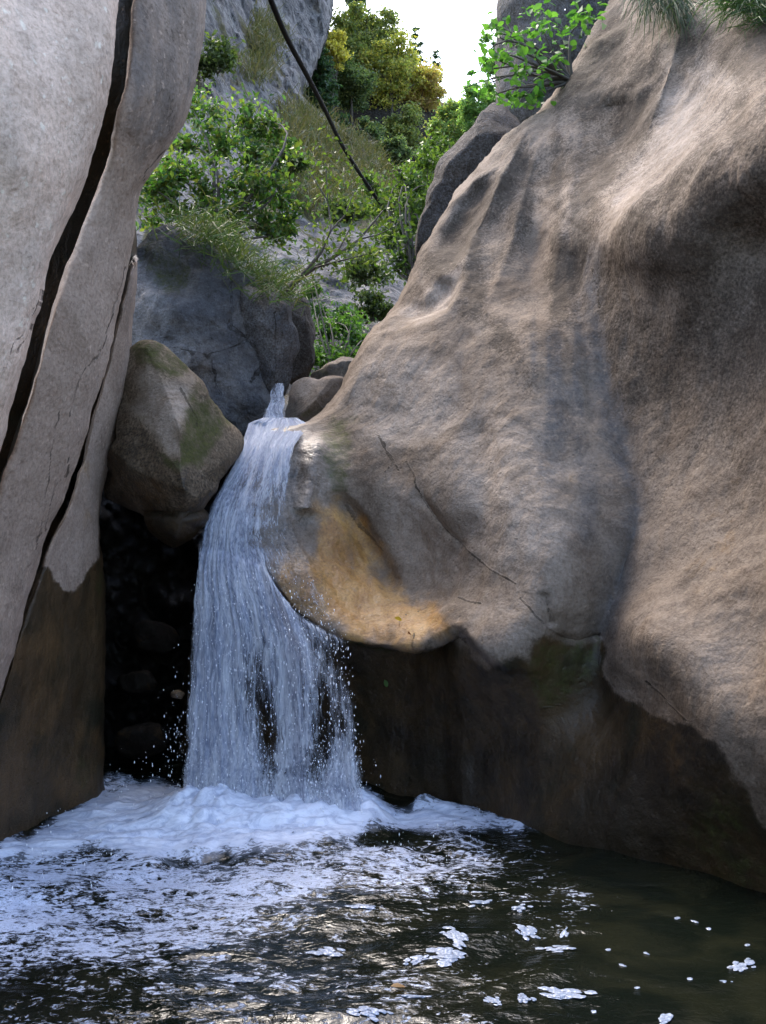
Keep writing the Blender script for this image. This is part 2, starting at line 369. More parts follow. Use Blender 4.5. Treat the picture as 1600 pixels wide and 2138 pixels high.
GROOVE = [  # shallow water-cut channels and hollows: polyline, width px, depth m
 ([(1235,545),(1262,800),(1320,960),(1340,1080),(1300,1220),(1262,1330)], 26, 0.05),
 ([(690,1020),(740,1085),(790,1170),(830,1240)], 16, 0.07),
 ([(880,1030),(940,1110),(985,1150)], 10, 0.025),
 ([(985,1150),(1020,1080),(1010,960),(985,860)], 30, 0.04),
 ([(1135,1230),(1140,1280),(1150,1310)], 12, 0.03),
 ([(1150,1325),(1200,1335),(1260,1320)], 7, 0.05),
 ([(1100,330),(1120,480),(1110,640)], 22, 0.05),
 ([(1190,420),(1200,560),(1225,760),(1250,930)], 14, 0.03),
 ([(1290,200),(1310,290),(1290,330)], 40, 0.12),
 ([(660,900),(650,1010),(640,1080)], 26, -0.07)]
def relief(u, v):
    D = np.zeros(np.shape(u))
    for ln, a, w in CREASE:
        r, s, t = poly_dist(u, v, ln, False); fade = sstep(0, 0.3, t) * (1 - sstep(0.65, 1.0, t))
        r = np.maximum(r + 3 * fbm(np.stack([u / 40, v / 40, 0 * u], -1), 3, 4), 0)
        D = D + np.where(s * np.sign(a) > 0, np.abs(a) * (1 - np.exp(-r / w)), 0) * fade * np.exp(-(r / (w * 2.2)) ** 2)
    for ln, w, dep in GROOVE:
        r, s, t = poly_dist(u, v, ln, False); D = D + dep * np.exp(-(r / w) ** 2) * sstep(0, 0.15, t) * (1 - sstep(0.85, 1, t))
    return D
lipq = lerp_curve(LIP, np.array([q[0] for q in RW], float)); rel = relief(np.array([float(q[0]) for q in RW]), np.array([float(q[1]) for q in RW]))
RWfit = [(a, b, c - float(lerp_curve(UNDER, a)) * (1.0 if b > lv else 0.0) - rl) for (a, b, c), lv, rl in zip(RW, lipq, rel)]
rw_tps = TPS(RWfit, 0.0003)
def rw_depth(u, v):
    vc = np.minimum(v, 2000); return rw_tps(u, vc) + undercut(u, vc) + relief(u, v)
RW_EDGE = [(-300,1470),(-100,1345),(0,1278),(60,1245),(150,1197),(230,1130),(270,1085),(330,1022),(400,962),(470,912),(530,880),(590,852),(640,826),(690,785),(760,742),(830,706),(868,665),(880,640),(890,605),(904,540),(930,498),(960,482),(1000,472),(1060,462),(1120,462),(1180,452),(1260,420),(1400,390),(1800,360),(2100,340)]
WETPOLY = [(350,1160),(545,1176),(620,1284),(720,1338),(850,1360),(930,1338),(958,1335),(1000,1392),(1050,1380),(1108,1382),(1118,1340),(1150,1330),(1180,1345),(1262,1345),(1265,1400),(1290,1445),(1340,1470),(1400,1505),(1440,1515),(1500,1560),(1530,1620),(1555,1655),(1580,1710),(1620,1760),(1760,1830),(2000,1880),(3100,2050),(3100,3100),(300,3100)]
def rw_masks(u, v, W):
    wet = region(u, v, WETPOLY, 20, 16, 40, 2)
    chute = region(u, v, [(480,880),(640,880),(690,930),(690,1010),(680,1060),(650,1110),(690,1190),(700,1260),(735,1345),(600,1290),(540,1190),(420,1200),(420,1000)], 42, 30, 40, 3)
    moss = 0.75 * region(u, v, [(690,850),(740,870),(735,960),(720,1020),(690,1040),(665,960),(665,890)], 22, 20, 40, 4)
    moss = np.maximum(moss, 0.62 * region(u, v, [(1120,1340),(1260,1335),(1255,1400),(1180,1470),(1130,1480),(1100,1400)], 14, 12, 40, 5))
    moss = np.maximum(moss, 0.5 * region(u, v, [(1370,-50),(1440,-50),(1430,60),(1380,100)], 20, 20, 40, 6))
    moss = np.maximum(moss, 0.55 * blob(u, v, 1500, 1720, 90, 110, 30) + 0.5 * blob(u, v, 1560, 1840, 90, 60))
    lipd = np.abs(v - lerp_curve(LIP, u) - 6); moss = np.maximum(moss, 0.8 * np.exp(-(lipd / 6) ** 2) * (u < 940) * (u > 560))
    och = region(u, v, [(560,1190),(600,1150),(650,1130),(668,1060),(700,1040),(760,1090),(800,1190),(850,1230),(900,1260),(960,1295),(945,1328),(900,1347),(850,1356),(790,1350),(725,1336),(640,1295),(590,1240)], 55, 34, 50, 7) * (0.95 - 0.25 * sstep(720, 600, u)) * np.clip(0.9 + 0.5 * fbm(np.stack([u / 20, v / 90, 0 * u], -1), 3, 28), 0.4, 1)
    och = np.maximum(och, 0.35 * blob(u, v, 900, 1270, 110, 60, 20)); och = np.maximum(och, 0.6 * blob(u, v, 620, 1230, 90, 110, 45))
    och = np.maximum(och, 0.5 * blob(u, v, 1180, 1620, 110, 60, -20) + .4 * blob(u, v, 1150, 1540, 60, 60))
    och = np.maximum(och, 0.25 * blob(u, v, 1150, 1000, 130, 120) + 0.28 * blob(u, v, 1150, 1290, 80, 60) + 0.25 * blob(u, v, 1500, 1150, 90, 260, 10))
    pale = 1.0 * region(u, v, [(745,800),(800,740),(900,740),(960,800),(960,880),(880,910),(820,940),(745,900)], 45, 30, 70, 8)
    pale = np.maximum(pale, 0.8 * region(u, v, [(800,980),(840,1000),(900,1080),(960,1160),(1010,1190),(1000,1230),(900,1220),(830,1160),(800,1080)], 25, 15, 50, 9))  # sky sheen of the wet face, painted in as pale rock
    pale = np.maximum(pale, 0.6 * region(u, v, [(960,1300),(1030,1240),(1120,1290),(1110,1375),(1000,1385)], 25, 15, 50, 10))
    pale = np.maximum(pale, 1.0 * region(u, v, [(835,648),(975,540),(940,650),(870,680)], 14, 8, 40, 11))  # white of the upward ledge is painted sky light
    pale = np.maximum(pale, 0.8 * region(u, v, [(1330,410),(1235,540),(1290,370),(1400,200),(1480,120),(1560,180),(1460,300)], 30, 20, 50, 13)); ledge = region(u, v, [(835,648),(975,540),(940,650),(870,680)], 14, 8, 40, 11)  # sky light on the flute above the crest painted pale
    pale = np.maximum(pale, 0.85 * blob(u, v, 1090, 1110, 100, 190) + 0.7 * blob(u, v, 980, 950, 90, 140))
    pale = np.maximum(pale, 0.35 * blob(u, v, 1450, 1380, 130, 90, 35) + 0.4 * blob(u, v, 1320, 430, 120, 25, -55) + .4 * blob(u, v, 1190, 480, 20, 160) + .4 * blob(u, v, 1000, 340, 100, 20, -50))  # the narrow crest bands are sky light put into the colour
    s = fbm(np.stack([u / 14, v / 260, 0 * u], -1), 4, 12); s2 = fbm(np.stack([u / 45, v / 400, 0 * u + 3], -1), 3, 15)
    grey = np.clip(s2 * 2.6 + 0.2 + 0.8 * s, 0, 1) * (blob(u, v, 1180, 600, 120, 420) + 0.8 * blob(u, v, 1060, 700, 100, 260))
    r, _, _ = poly_dist(u + 10 * s, v, [(1235,540),(1255,780),(1300,940),(1330,1060),(1300,1200),(1265,1310)], False); grey = np.maximum(grey, 0.95 * np.exp(-(r / 36) ** 2))
    r, _, _ = poly_dist(u + 14 * s, v, [(1180,820),(1225,1000),(1215,1130)], False); grey = np.maximum(grey, 0.7 * np.exp(-(r / 22) ** 2))
    grey = np.maximum(grey, 0.6 * blob(u, v, 1440, 250, 70, 200, 30) + .5 * blob(u, v, 1180, 80, 60, 120, 20))
    grey = np.maximum(grey, .5 * blob(u, v, 1010, 420, 80, 180, 40))
    li = fbm(np.stack([u / 70, v / 90, 0 * u + 7], -1), 5, 21)
    lich_shade = 0.9 * np.clip(0.45 + li, 0, 1) * (blob(u, v, 1290, 200, 90, 130, 10) + blob(u, v, 1060, 660, 60, 120, 20) + .9 * blob(u, v, 1090, 600, 60, 90) + .8 * blob(u, v, 1080, 780, 60, 90, 20))
    lich_shade = np.maximum(lich_shade, 0.7 * np.clip(0.35 + li, 0, 1) * (blob(u, v, 1470, 960, 40, 100, -20) + blob(u, v, 1400, 1240, 28, 80, -25) + blob(u, v, 1530, 1030, 40, 60)))
    low = region(u, v, [(1700,120),(1600,190),(1480,300),(1400,375),(1300,440),(1235,550),(1270,800),(1340,960),(1380,1150),(1900,1150),(1900,100)], 16, 14, 50, 22)  # brown coating, deepened to paint shade on the face below the crest
    lich_shade = np.maximum(lich_shade, np.clip(0.66 + 0.4 * li, 0, 1) * low * (1 - 0.65 * sstep(700, 1150, v)))
    upz = region(u, v, [(860,560),(960,400),(1090,270),(1200,150),(1270,-100),(1700,-100),(1700,120),(1480,285),(1300,430),(1235,550),(1200,700),(1080,760),(960,700),(960,600)], 40, 30, 70, 24)
    lich_shade = np.maximum(lich_shade, 0.95 * np.clip(0.7 + 0.8 * li + 0.6 * s2, 0, 1) * upz)
    hol = region(u, v, [(1200,180),(1260,60),(1380,-60),(1430,-20),(1380,150),(1320,300),(1260,430),(1190,330)], 26, 24, 60, 23); lich_shade = np.maximum(lich_shade, np.clip(0.8 + li, 0, 1) * hol)
    lich_shade = np.maximum(lich_shade, .6 * np.clip(0.5 + li, 0, 1) * (blob(u, v, 950, 500, 30, 110, 30) + blob(u, v, 1000, 480, 40, 140, 30)))
    lich_shade = np.maximum(lich_shade, 0.1 * region(u, v, [(560,890),(690,870),(720,960),(690,1060),(620,1080)], 20, 20, 40, 14))
    ck = cracks(u, v, [[(850,960),(880,1030),(910,1080),(955,1120),(985,1150)], [(985,1150),(1030,1190),(1080,1220)], [(960,1250),(1010,1265)], [(1090,1250),(1140,1310),(1200,1335),(1262,1325)],
        [(1260,1320),(1262,1400)], [(1180,1470),(1140,1480)], [(1350,1420),(1440,1510)], [(800,920),(830,980)], [(715,1050),(760,1110),(795,1150)], [(1135,1230),(1150,1300)], [(790,905),(815,960),(800,980)], [(1240,560),(1250,640)], [(860,1350),(868,1330)]], 2.6)
    sp = fbm(np.stack([u / 9, v / 9, 0 * u], -1), 2, 31); ck = np.maximum(ck, 0.9 * sstep(0.62, 0.75, sp) * (blob(u, v, 1000, 1000, 220, 300) + blob(u, v, 850, 1290, 90, 50)))
    gl = 0.9 * chute; gl = np.maximum(gl, 0.75 * region(u, v, [(810,1080),(860,1090),(960,1170),(960,1220),(870,1210),(820,1150)], 18, 10, 40, 12)); gl = np.maximum(gl, 0.8 * och)
    return dict(wet=np.maximum(wet, 0.40 * chute), moss=moss, ochre=och * (1 - 0.4 * wet), pale=pale, grey=grey, lichen_shade=lich_shade * (1 - 0.9 * ledge) * (1 - 0.55 * region(u, v, [(1330,410),(1235,540),(1290,370),(1400,200),(1480,120),(1560,180),(1460,300)], 30, 20, 50, 13)), gloss=gl, crack=ck)  # lichen thinned where sky light is painted on ledge and flute
def rw_disp(W, u, v):
    big = 0.045 * fbm(W * np.array([1.5, 1.5, 0.9]), 3, 41); mid = 0.016 * fbm(W * np.array([6, 6, 3.2]), 4, 42); fine = 0.004 * fbm(W * 22, 3, 43)
    flute = 0.02 * fbm(np.stack([W[..., 0] * 5 + W[..., 1] * 5, W[..., 2] * 0.8, 0 * W[..., 0]], -1), 3, 44)
    chute = blob(u, v, 800, 1290, 160, 60); fl = 0.006 * fbm(W * np.array([14, 14, 30]), 3, 45) * chute
    upper = sstep(700, 350, v); rough = 0.022 * fbm(W * np.array([3.5, 3.5, 2.0]), 6, 46, 0.6, ridged=True) * upper
    return big + mid + fine + flute + fl + rough
vs = np.r_[np.arange(-300, -40, 6), np.arange(-40, 840, 4.2), np.arange(840, 1440, 3.2), np.arange(1440, 2000, 5), np.arange(2000, 3000, 30)]
me = wall_mesh('gorge_wall', vs, RW_EDGE, 3000, rw_depth, M['rock'], 450, 26, 0.16, rw_masks, rw_disp, 1.3, 2.2)
o = rwall = link('gorge_wall', me, base=base_of(me)); tag(o, 'tall smooth scalloped limestone wall leaning over the right side of the pool', 'rock wall')

# ------------------------------------------------------------------ left gorge wall: three slabs one behind the other
lw = empty('gorge_wall', P(-60, 1800, 4.6)); lw.location.z = 0
tag(lw, 'pale layered limestone wall of three overlapping slabs left of the waterfall', 'rock wall')
def lw_disp(W, u, v):
    return 0.03 * fbm(W * np.array([2.0, 2.0, 1.0]), 3, 61) + 0.010 * fbm(W * np.array([7, 7, 3]), 4, 62) + 0.003 * fbm(W * 24, 3, 63)
NOM = lambda u, v, W: {}
A_EDGE = [(-400,330),(-200,262),(0,243),(90,238),(180,225),(290,200),(400,163),(480,125),(560,98),(640,82),(700,62),(800,35),(930,0),(1060,-32),(1300,-90),(1500,-130),(2200,-220),(2900,-300)]
dA = TPS([(240,0,2.85),(160,400,2.75),(60,700,2.7),(0,930,2.68),(0,0,2.52),(0,400,2.5),(0,700,2.6),(-400,0,2.1),(-400,500,2.1),(-400,1000,2.25),(300,-300,3.1),(-100,1400,2.7),(-200,2200,2.75),(-300,2900,2.8),(-600,2200,2.3),(-1200,0,1.55),(-1200,1000,1.6),(-1200,2200,1.65),(120,150,2.62),(80,350,2.58)], 0.0005)
def a_masks(u, v, W):
    ck = cracks(u, v, [[(108,560),(70,640),(20,730),(-20,790)], [(95,590),(60,690),(30,740)], [(190,420),(140,520),(110,560)]], 2.2)
    s = fbm(np.stack([u / 60, v / 90, 0 * u], -1), 4, 5)
    return dict(crack=ck, pale=np.clip(0.3 + 0.4 * s, 0, 1), lichen_shade=0.28 * np.clip(s * 2, 0, 1))
me = wall_mesh('rock_slab', np.r_[np.arange(-400, 1000, 7.0), np.arange(1000, 2950, 20.0)], A_EDGE, -1250, dA, M['bright'], 200, 40, 0.10, a_masks, lw_disp, 1.5, 0.9)
o = link('rock_slab', me, lw); o['label'] = 'brightest nearest slab along the left edge'
B_EDGE = [(-400,500),(-200,450),(0,428),(60,426),(130,416),(200,402),(270,378),(330,335),(385,298),(430,284),(500,277),(560,268),(620,255),(690,240),(790,210),(850,190),(920,170),(1000,145),(1050,128),(1100,102),(1160,80),(1250,55),(1330,32),(1450,0),(1600,-40),(1800,-80),(2500,-160)]
dB = TPS([(428,0,4.15),(400,200,4.15),(285,430,4.1),(240,690,4.05),(170,920,4.0),(80,1160,3.95),(0,1450,3.85),(200,0,3.75),(300,200,3.85),(150,500,3.8),(100,800,3.72),(0,1100,3.68),(-400,0,3.0),(-400,800,3.0),(-400,1500,3.1),(500,-300,4.4),(-80,1800,3.8),(-120,2400,3.8),(-400,2400,3.2),(330,330,4.1),(0,1300,3.75)], 0.0005)
SHADE_SLOT_B = [(-400,430),(0,284),(90,282),(180,270),(250,252),(350,232),(400,214),(450,194),(550,156),(640,124),(700,106),(800,80),(900,48),(1000,14),(1100,-15),(1300,-60)]  # slots carved and blackened to put in shadow strips between the slabs
SHADE_SLOT_C = [(-100,440),(480,330),(560,285),(620,271),(690,256),(790,232),(850,212),(920,196),(1000,175),(1050,158),(1100,134),(1160,108),(1250,76),(1330,52),(1450,16),(1600,-25)]
def slot_rim(curve): return lambda v: smooth_curve(curve, v) - (2 if curve is SHADE_SLOT_B else 8) + 4 * fbm(np.stack([v / 40, 0 * v, 0 * v], -1), 3, 9)
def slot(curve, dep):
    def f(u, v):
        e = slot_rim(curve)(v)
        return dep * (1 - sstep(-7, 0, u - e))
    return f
slotB, slotC = slot(SHADE_SLOT_B, 1.5), slot(SHADE_SLOT_C, 1.2)
def b_masks(u, v, W):
    ck = cracks(u, v, [[(265,560),(240,640),(215,720),(160,800),(145,870)], [(120,860),(95,1000),(85,1090),(75,1150)], [(150,960),(110,1040),(90,1110)], [(290,395),(300,360),(345,310)]], 2.2)
    s = fbm(np.stack([u / 50, v / 120, 0 * u], -1), 4, 6)
    grey = 0.75 * region(u, v, [(230,-50),(450,-50),(430,150),(380,280),(290,330),(250,200)], 50, 40, 80, 7)
    slot_shade = np.clip(slotB(u, v), 0, 1)  # strip shadow painted through the wet and lichen channels
    return dict(crack=ck, grey=grey, wet=slot_shade, lichen_shade=slot_shade + np.clip(s, 0, 1) * 0.4 + 0.3 * grey * np.clip(s + .3, 0, 1), pale=0.25 * np.clip(s + 0.3, 0, 1) * (1 - grey))
me = wall_mesh('rock_slab', np.r_[np.arange(-400, 1500, 7.5), np.arange(1500, 2500, 16.0)], B_EDGE, -520, lambda u, v: dB(u, v) + slotB(u, v), M['left'], 260, 36, 0.12, b_masks, lw_disp, 1.2, 1.1, slot_rim(SHADE_SLOT_B))
o = link('rock_slab', me, lw); o['label'] = 'middle slab behind the painted shadow strip'
C_EDGE = [(-100,300),(300,285),(450,279),(520,284),(560,286),(620,282),(700,275),(760,272),(850,256),(930,240),(1000,219),(1050,208),(1100,207),(1180,217),(1250,219),(1400,220),(1550,222),(1660,226),(1750,230),(1900,240)]
dC = TPS([(280,500,5.55),(272,760,5.6),(218,1000,5.65),(217,1250,5.68),(222,1450,5.7),(226,1660,5.73),(0,1770,4.85),(0,1400,4.75),(100,1200,5.1),(150,1000,5.25),(100,1700,5.28),(0,1000,4.7),(-400,1000,4.0),(-400,1800,4.1),(200,600,5.2),(0,500,4.6),(230,1900,5.73),(0,1900,4.85)], 0.0005)
def c_masks(u, v, W):
    wet = region(u, v, [(-600,1330),(60,1260),(95,1180),(110,1190),(130,1235),(155,1240),(180,1190),(205,1160),(215,1080),(240,1080),(260,2000),(-600,2000)], 8, 8, 30, 8)
    s = fbm(np.stack([u / 50, v / 120, 0 * u], -1), 4, 6)
    slot_shade = np.clip(slotC(u, v), 0, 1)  # shadow beside the middle slab, painted through the wet channel
    return dict(wet=np.maximum(wet, slot_shade), moss=0.6 * blob(u, v, 210, 1220, 16, 80) + 0.5 * blob(u, v, 190, 1620, 60, 60), lichen_shade=np.clip(s, 0, 1) * 0.5, ochre=0.3 * blob(u, v, 150, 1000, 80, 200) + 0.3 * blob(u, v, 150, 1470, 60, 90), grey=.5 * blob(u, v, 275, 620, 30, 160))
me = wall_mesh('rock_slab', np.arange(-100, 1900, 8.0), C_EDGE, -520, lambda u, v: dC(u, v) + slotC(u, v), M['left'], 240, 24, 0.15, c_masks, lw_disp, 1.2, 1.6, slot_rim(SHADE_SLOT_C))
o = link('rock_slab', me, lw); o['label'] = 'farthest slab, dark and wet at its foot'

# the gorge goes on downstream, unseen; height and lean shaped to limit sky light
def downstream(parent, line, lean, sgn, z0=-1.0, ztop=12.0):
    l = np.array(line, float); tt = np.linspace(0, len(l) - 1, 90); x = smooth_curve(list(enumerate(l[:, 0])), tt); y = smooth_curve(list(enumerate(l[:, 1])), tt); z = np.linspace(z0, ztop, 60)
    V = np.stack([x[None] + sgn * lean * z[:, None], y[None] + 0 * z[:, None], z[:, None] + 0 * x[None]], -1)
    V[..., 0] += 0.35 * fbm(V * 0.6, 4, 140) + 0.06 * fbm(V * 2.5, 3, 141)
    wet = 1 - sstep(0.5, 0.9, V[..., 2] + 0.3 * fbm(V, 3, 142))
    me = make_mesh('unseen_rock_face', V.reshape(-1, 3), grid_faces(60, 90), M['rock'], attrs=rock_attrs(V[..., 0], V[..., 1], wet=wet)); link('unseen_rock_face', me, parent)
downstream(lw, [(-1.55, 2.3), (-2.0, 1.0), (-2.3, -2), (-2.4, -7), (-2.4, -14)], 0.1, -1, -1.0, 5.0)
downstream(rwall, [(2.95, 2.9), (3.5, 1.8), (4.3, 0), (6.0, -4), (8.5, -9), (11, -14)], 0.5, 1, -1.0, 4.0)

# ------------------------------------------------------------------ boulders
def stone(name, label, mat, outline, centre, d0, front, backr, masks=NOM, group=None, cat='boulder', **k):
    me = boulder_mesh(name, outline, centre, d0, front, backr, mat, masks, **k)
    o = link(name, me, base=base_of(me)); return tag(o, label, cat, group)

def chock_masks(u, v, W):
    pale = region(u, v, [(275,790),(300,750),(400,780),(415,840),(380,880),(370,920),(330,935),(300,900),(270,850)], 16, 16, 40, 3)
    moss = 0.85 * region(u, v, [(415,800),(450,840),(490,880),(480,930),(400,960),(330,985),(300,940),(370,940),(390,890),(405,850)], 18, 14, 40, 4)
    moss = np.maximum(moss, 0.75 * region(u, v, [(270,705),(340,715),(400,770),(380,775),(320,745),(275,750)], 10, 10, 30, 5))
    wet = 0.6 * region(u, v, [(220,860),(290,880),(320,950),(480,950),(520,900),(530,1000),(420,1150),(200,1050)], 20, 20, 40, 6)
    return dict(pale=0.85 * pale, moss=np.clip(moss * 1.15, 0, 1), wet=wet * 0.75, lichen_shade=0.5 * (1 - pale), ochre=0.4 * blob(u, v, 300, 1040, 90, 40), crack=cracks(u, v, [[(470,980),(440,1000),(410,1040)], [(390,790),(440,860)]], 2))
stone('chockstone', 'brown mossy wedge-shaped boulder jammed between the left wall and the falls', M['boulder'],
      [(272,725),(292,709),(340,722),(372,752),(405,785),(440,832),(475,868),(505,895),(517,922),(503,955),(482,978),(462,1005),(440,1050),(418,1075),(380,1088),(330,1090),(285,1075),(245,1055),(212,1045),(222,990),(240,915),(255,830),(264,760)],
      (350, 920), 5.72, 0.42, 0.8, chock_masks, tilt=(-0.03, -0.035), p=2.8, amp=0.03, nscale=2.6, na=260, nr=110, seed=3, facet=0.015, cuts=5)
stone('boulder', 'small dark wet boulder wedged beneath the mossy chockstone', M['boulder'],
      [(300,1080),(350,1065),(420,1055),(445,1030),(440,1080),(415,1105),(390,1130),(365,1143),(335,1128),(310,1108)], (375, 1088), 5.72, 0.30, 0.5, lambda u, v, W: dict(wet=0.8 + 0 * u), seed=5, amp=0.03, facet=0.01)

def dark_masks(u, v, W):
    low = sstep(690, 730, v + 10 * fbm(np.stack([u / 30, v / 30, 0 * u], -1), 3, 3)); n = fbm(np.stack([u / 50, v / 70, 0 * u], -1), 4, 9)
    return dict(pale=low * np.clip(0.25 + n, 0, 1) * 0.6, moss=0.7 * region(u, v, [(280,470),(390,470),(360,520),(300,580),(280,560)], 16, 14, 40, 3) + .5 * blob(u, v, 450, 830, 60, 30, 30), lichen_shade=np.clip(n, 0, 1) * 0.7 + 0.6 * blob(u, v, 590, 720, 30, 90), crack=cracks(u, v, [[(280,690),(350,704),(430,712),(525,708)], [(525,708),(505,640),(490,580)], [(560,700),(545,790)], [(470,720),(500,800)]], 3.5))
stone('boulder', 'large blue-grey boulder behind the chockstone with grass on its crown', M['blue'],
      [(262,560),(283,500),(305,472),(345,458),(390,482),(432,494),(462,530),(492,565),(520,590),(530,640),(534,700),(545,770),(560,840),(535,890),(480,930),(380,960),(255,930)],
      (400, 700), 8.0, 0.7, 1.4, dark_masks, p=3.2, amp=0.13, nscale=1.9, na=320, nr=130, seed=11, facet=0.07, cuts=14,
      grooves=[([(270,690),(350,704),(430,712),(540,708)], 7, 0.10), ([(525,708),(505,640),(480,560)], 10, 0.06), ([(360,860),(450,800),(500,730)], 14, 0.06)])
stone('boulder', 'dark upright boulder with a pale rounded cap beside the blue-grey one', M['blue'],
      [(505,590),(540,602),(575,607),(600,624),(611,665),(613,760),(606,800),(585,835),(560,872),(520,880),(490,800),(490,660)], (555, 730), 8.0, 0.55, 1.0,
      lambda u, v, W: dict(pale=0.8 * region(u, v, [(500,590),(575,604),(604,630),(590,640),(560,625),(530,640)], 8, 8, 30, 2), lichen_shade=0.5 + 0 * u, crack=cracks(u, v, [[(575,640),(570,740),(556,830)]], 4)), p=3, amp=0.07, nscale=1.8, seed=13, facet=0.03, cuts=8, na=200, nr=80)
stone('boulder', 'narrow dark boulder at the edge of the leafy gap', M['blue'],
      [(600,630),(640,622),(650,660),(655,720),(655,765),(640,790),(610,800),(585,760)], (622, 710), 8.7, 0.4, 0.8, lambda u, v, W: dict(lichen_shade=0.75 + 0 * u), amp=0.06, seed=15, facet=0.02, cuts=7)
stone('boulder', 'pale water-worn rock right of the small upper cascade', M['rock'],
      [(610,800),(628,790),(665,793),(718,789),(722,830),(700,870),(650,890),(600,890),(604,840)], (660, 840), 7.3, 0.3, 0.7,
      lambda u, v, W: dict(pale=0.5 * blob(u, v, 640, 800, 60, 20), moss=0.6 * blob(u, v, 650, 872, 60, 14), wet=0.7 * blob(u, v, 605, 860, 22, 60)), amp=0.04, seed=17, cuts=7)
stone('boulder', 'low grey rock with mossy top in the leafy gap', M['rock'],
      [(650,782),(672,770),(700,754),(738,748),(775,752),(780,800),(660,800)], (715, 778), 9.3, 0.25, 0.5, lambda u, v, W: dict(grey=0.7 + 0 * u, moss=0.7 * blob(u, v, 670, 775, 25, 12)), amp=0.04, seed=19, cuts=6)
stone('rock_spur', 'dark rounded rock spur behind the right wall under the overhanging leaves', M['blue'],
      [(1040,200),(1085,262),(1120,330),(1020,470),(910,610),(872,545),(876,482),(893,430),(912,372),(943,312),(990,262)], (985, 400), 8.6, 0.5, 1.5,
      lambda u, v, W: dict(grey=0.8 + 0 * u, lichen_shade=0.65 + 0 * u, pale=0.5 * blob(u, v, 950, 360, 30, 20)), amp=0.06, seed=23, facet=0.03, cat='rock', cuts=7)
stone('rock_pillar', 'grey vertical rock pillar half hidden by leaves against the sky', M['blue'],
      [(1065,-250),(1060,-60),(1056,60),(1042,150),(1038,230),(1060,320),(1200,330),(1330,150),(1420,-100),(1300,-300)], (1180, 20), 10.5, 0.8, 1.5,
      lambda u, v, W: dict(lichen_shade=0.5 + 0 * u, moss=0.4 + 0 * u), amp=0.12, nscale=1.3, seed=25, facet=0.06, cat='rock')

# recess behind the falls
ce = [(1000,150),(1100,170),(1700,170)]
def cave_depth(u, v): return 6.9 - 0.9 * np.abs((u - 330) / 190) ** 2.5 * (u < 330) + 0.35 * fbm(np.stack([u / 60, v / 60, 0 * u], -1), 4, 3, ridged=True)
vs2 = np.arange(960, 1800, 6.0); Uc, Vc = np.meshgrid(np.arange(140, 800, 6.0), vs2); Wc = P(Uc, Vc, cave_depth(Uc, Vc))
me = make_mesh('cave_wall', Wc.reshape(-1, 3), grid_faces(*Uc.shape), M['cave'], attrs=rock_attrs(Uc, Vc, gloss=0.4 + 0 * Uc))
o = link('cave_wall', me, base=base_of(me)); tag(o, 'dripping back wall of the recess beneath the chockstone, blackened for shade', 'rock wall')
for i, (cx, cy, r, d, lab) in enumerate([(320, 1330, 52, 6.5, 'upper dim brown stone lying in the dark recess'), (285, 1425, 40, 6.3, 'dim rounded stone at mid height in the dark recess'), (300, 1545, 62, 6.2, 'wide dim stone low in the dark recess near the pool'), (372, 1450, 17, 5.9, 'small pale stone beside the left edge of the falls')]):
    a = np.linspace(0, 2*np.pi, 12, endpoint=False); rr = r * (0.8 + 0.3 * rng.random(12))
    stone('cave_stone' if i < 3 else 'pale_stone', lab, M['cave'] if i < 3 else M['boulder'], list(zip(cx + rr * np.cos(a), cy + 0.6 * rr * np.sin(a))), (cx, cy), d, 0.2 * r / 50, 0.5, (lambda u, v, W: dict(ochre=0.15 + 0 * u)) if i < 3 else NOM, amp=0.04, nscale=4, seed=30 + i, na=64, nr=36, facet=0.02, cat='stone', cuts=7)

# ------------------------------------------------------------------ pool
FALLX, FALLY = -0.56, 5.3
def water_uv(x, y):
    return 800 + FPX * x / y, 1069 + FPX * CAMZ / y
CORE = [(215,1645),(330,1625),(400,1645),(760,1645),(800,1690),(905,1690),(1000,1690),(1120,1728),(1000,1735),(880,1725),(800,1745),(720,1765),(640,1785),(560,1792),(470,1780),(400,1788),(330,1805),(200,1790),(100,1800),(0,1812),(-120,1820),(-120,1775),(0,1762),(60,1735),(150,1690)]
MID = [(-120,1770),(400,1785),(640,1785),(900,1750),(1080,1735),(1180,1790),(960,1830),(760,1860),(600,1890),(480,1930),(380,1990),(250,2020),(100,2040),(-120,2060)]
HOLE = [(70,1870),(120,1835),(210,1838),(225,1870),(200,1900),(110,1900)]
LIGHT = [(-120,1770),(1100,1735),(1250,1800),(1290,1900),(1230,2010),(1150,2140),(1000,2320),(-120,2320)]
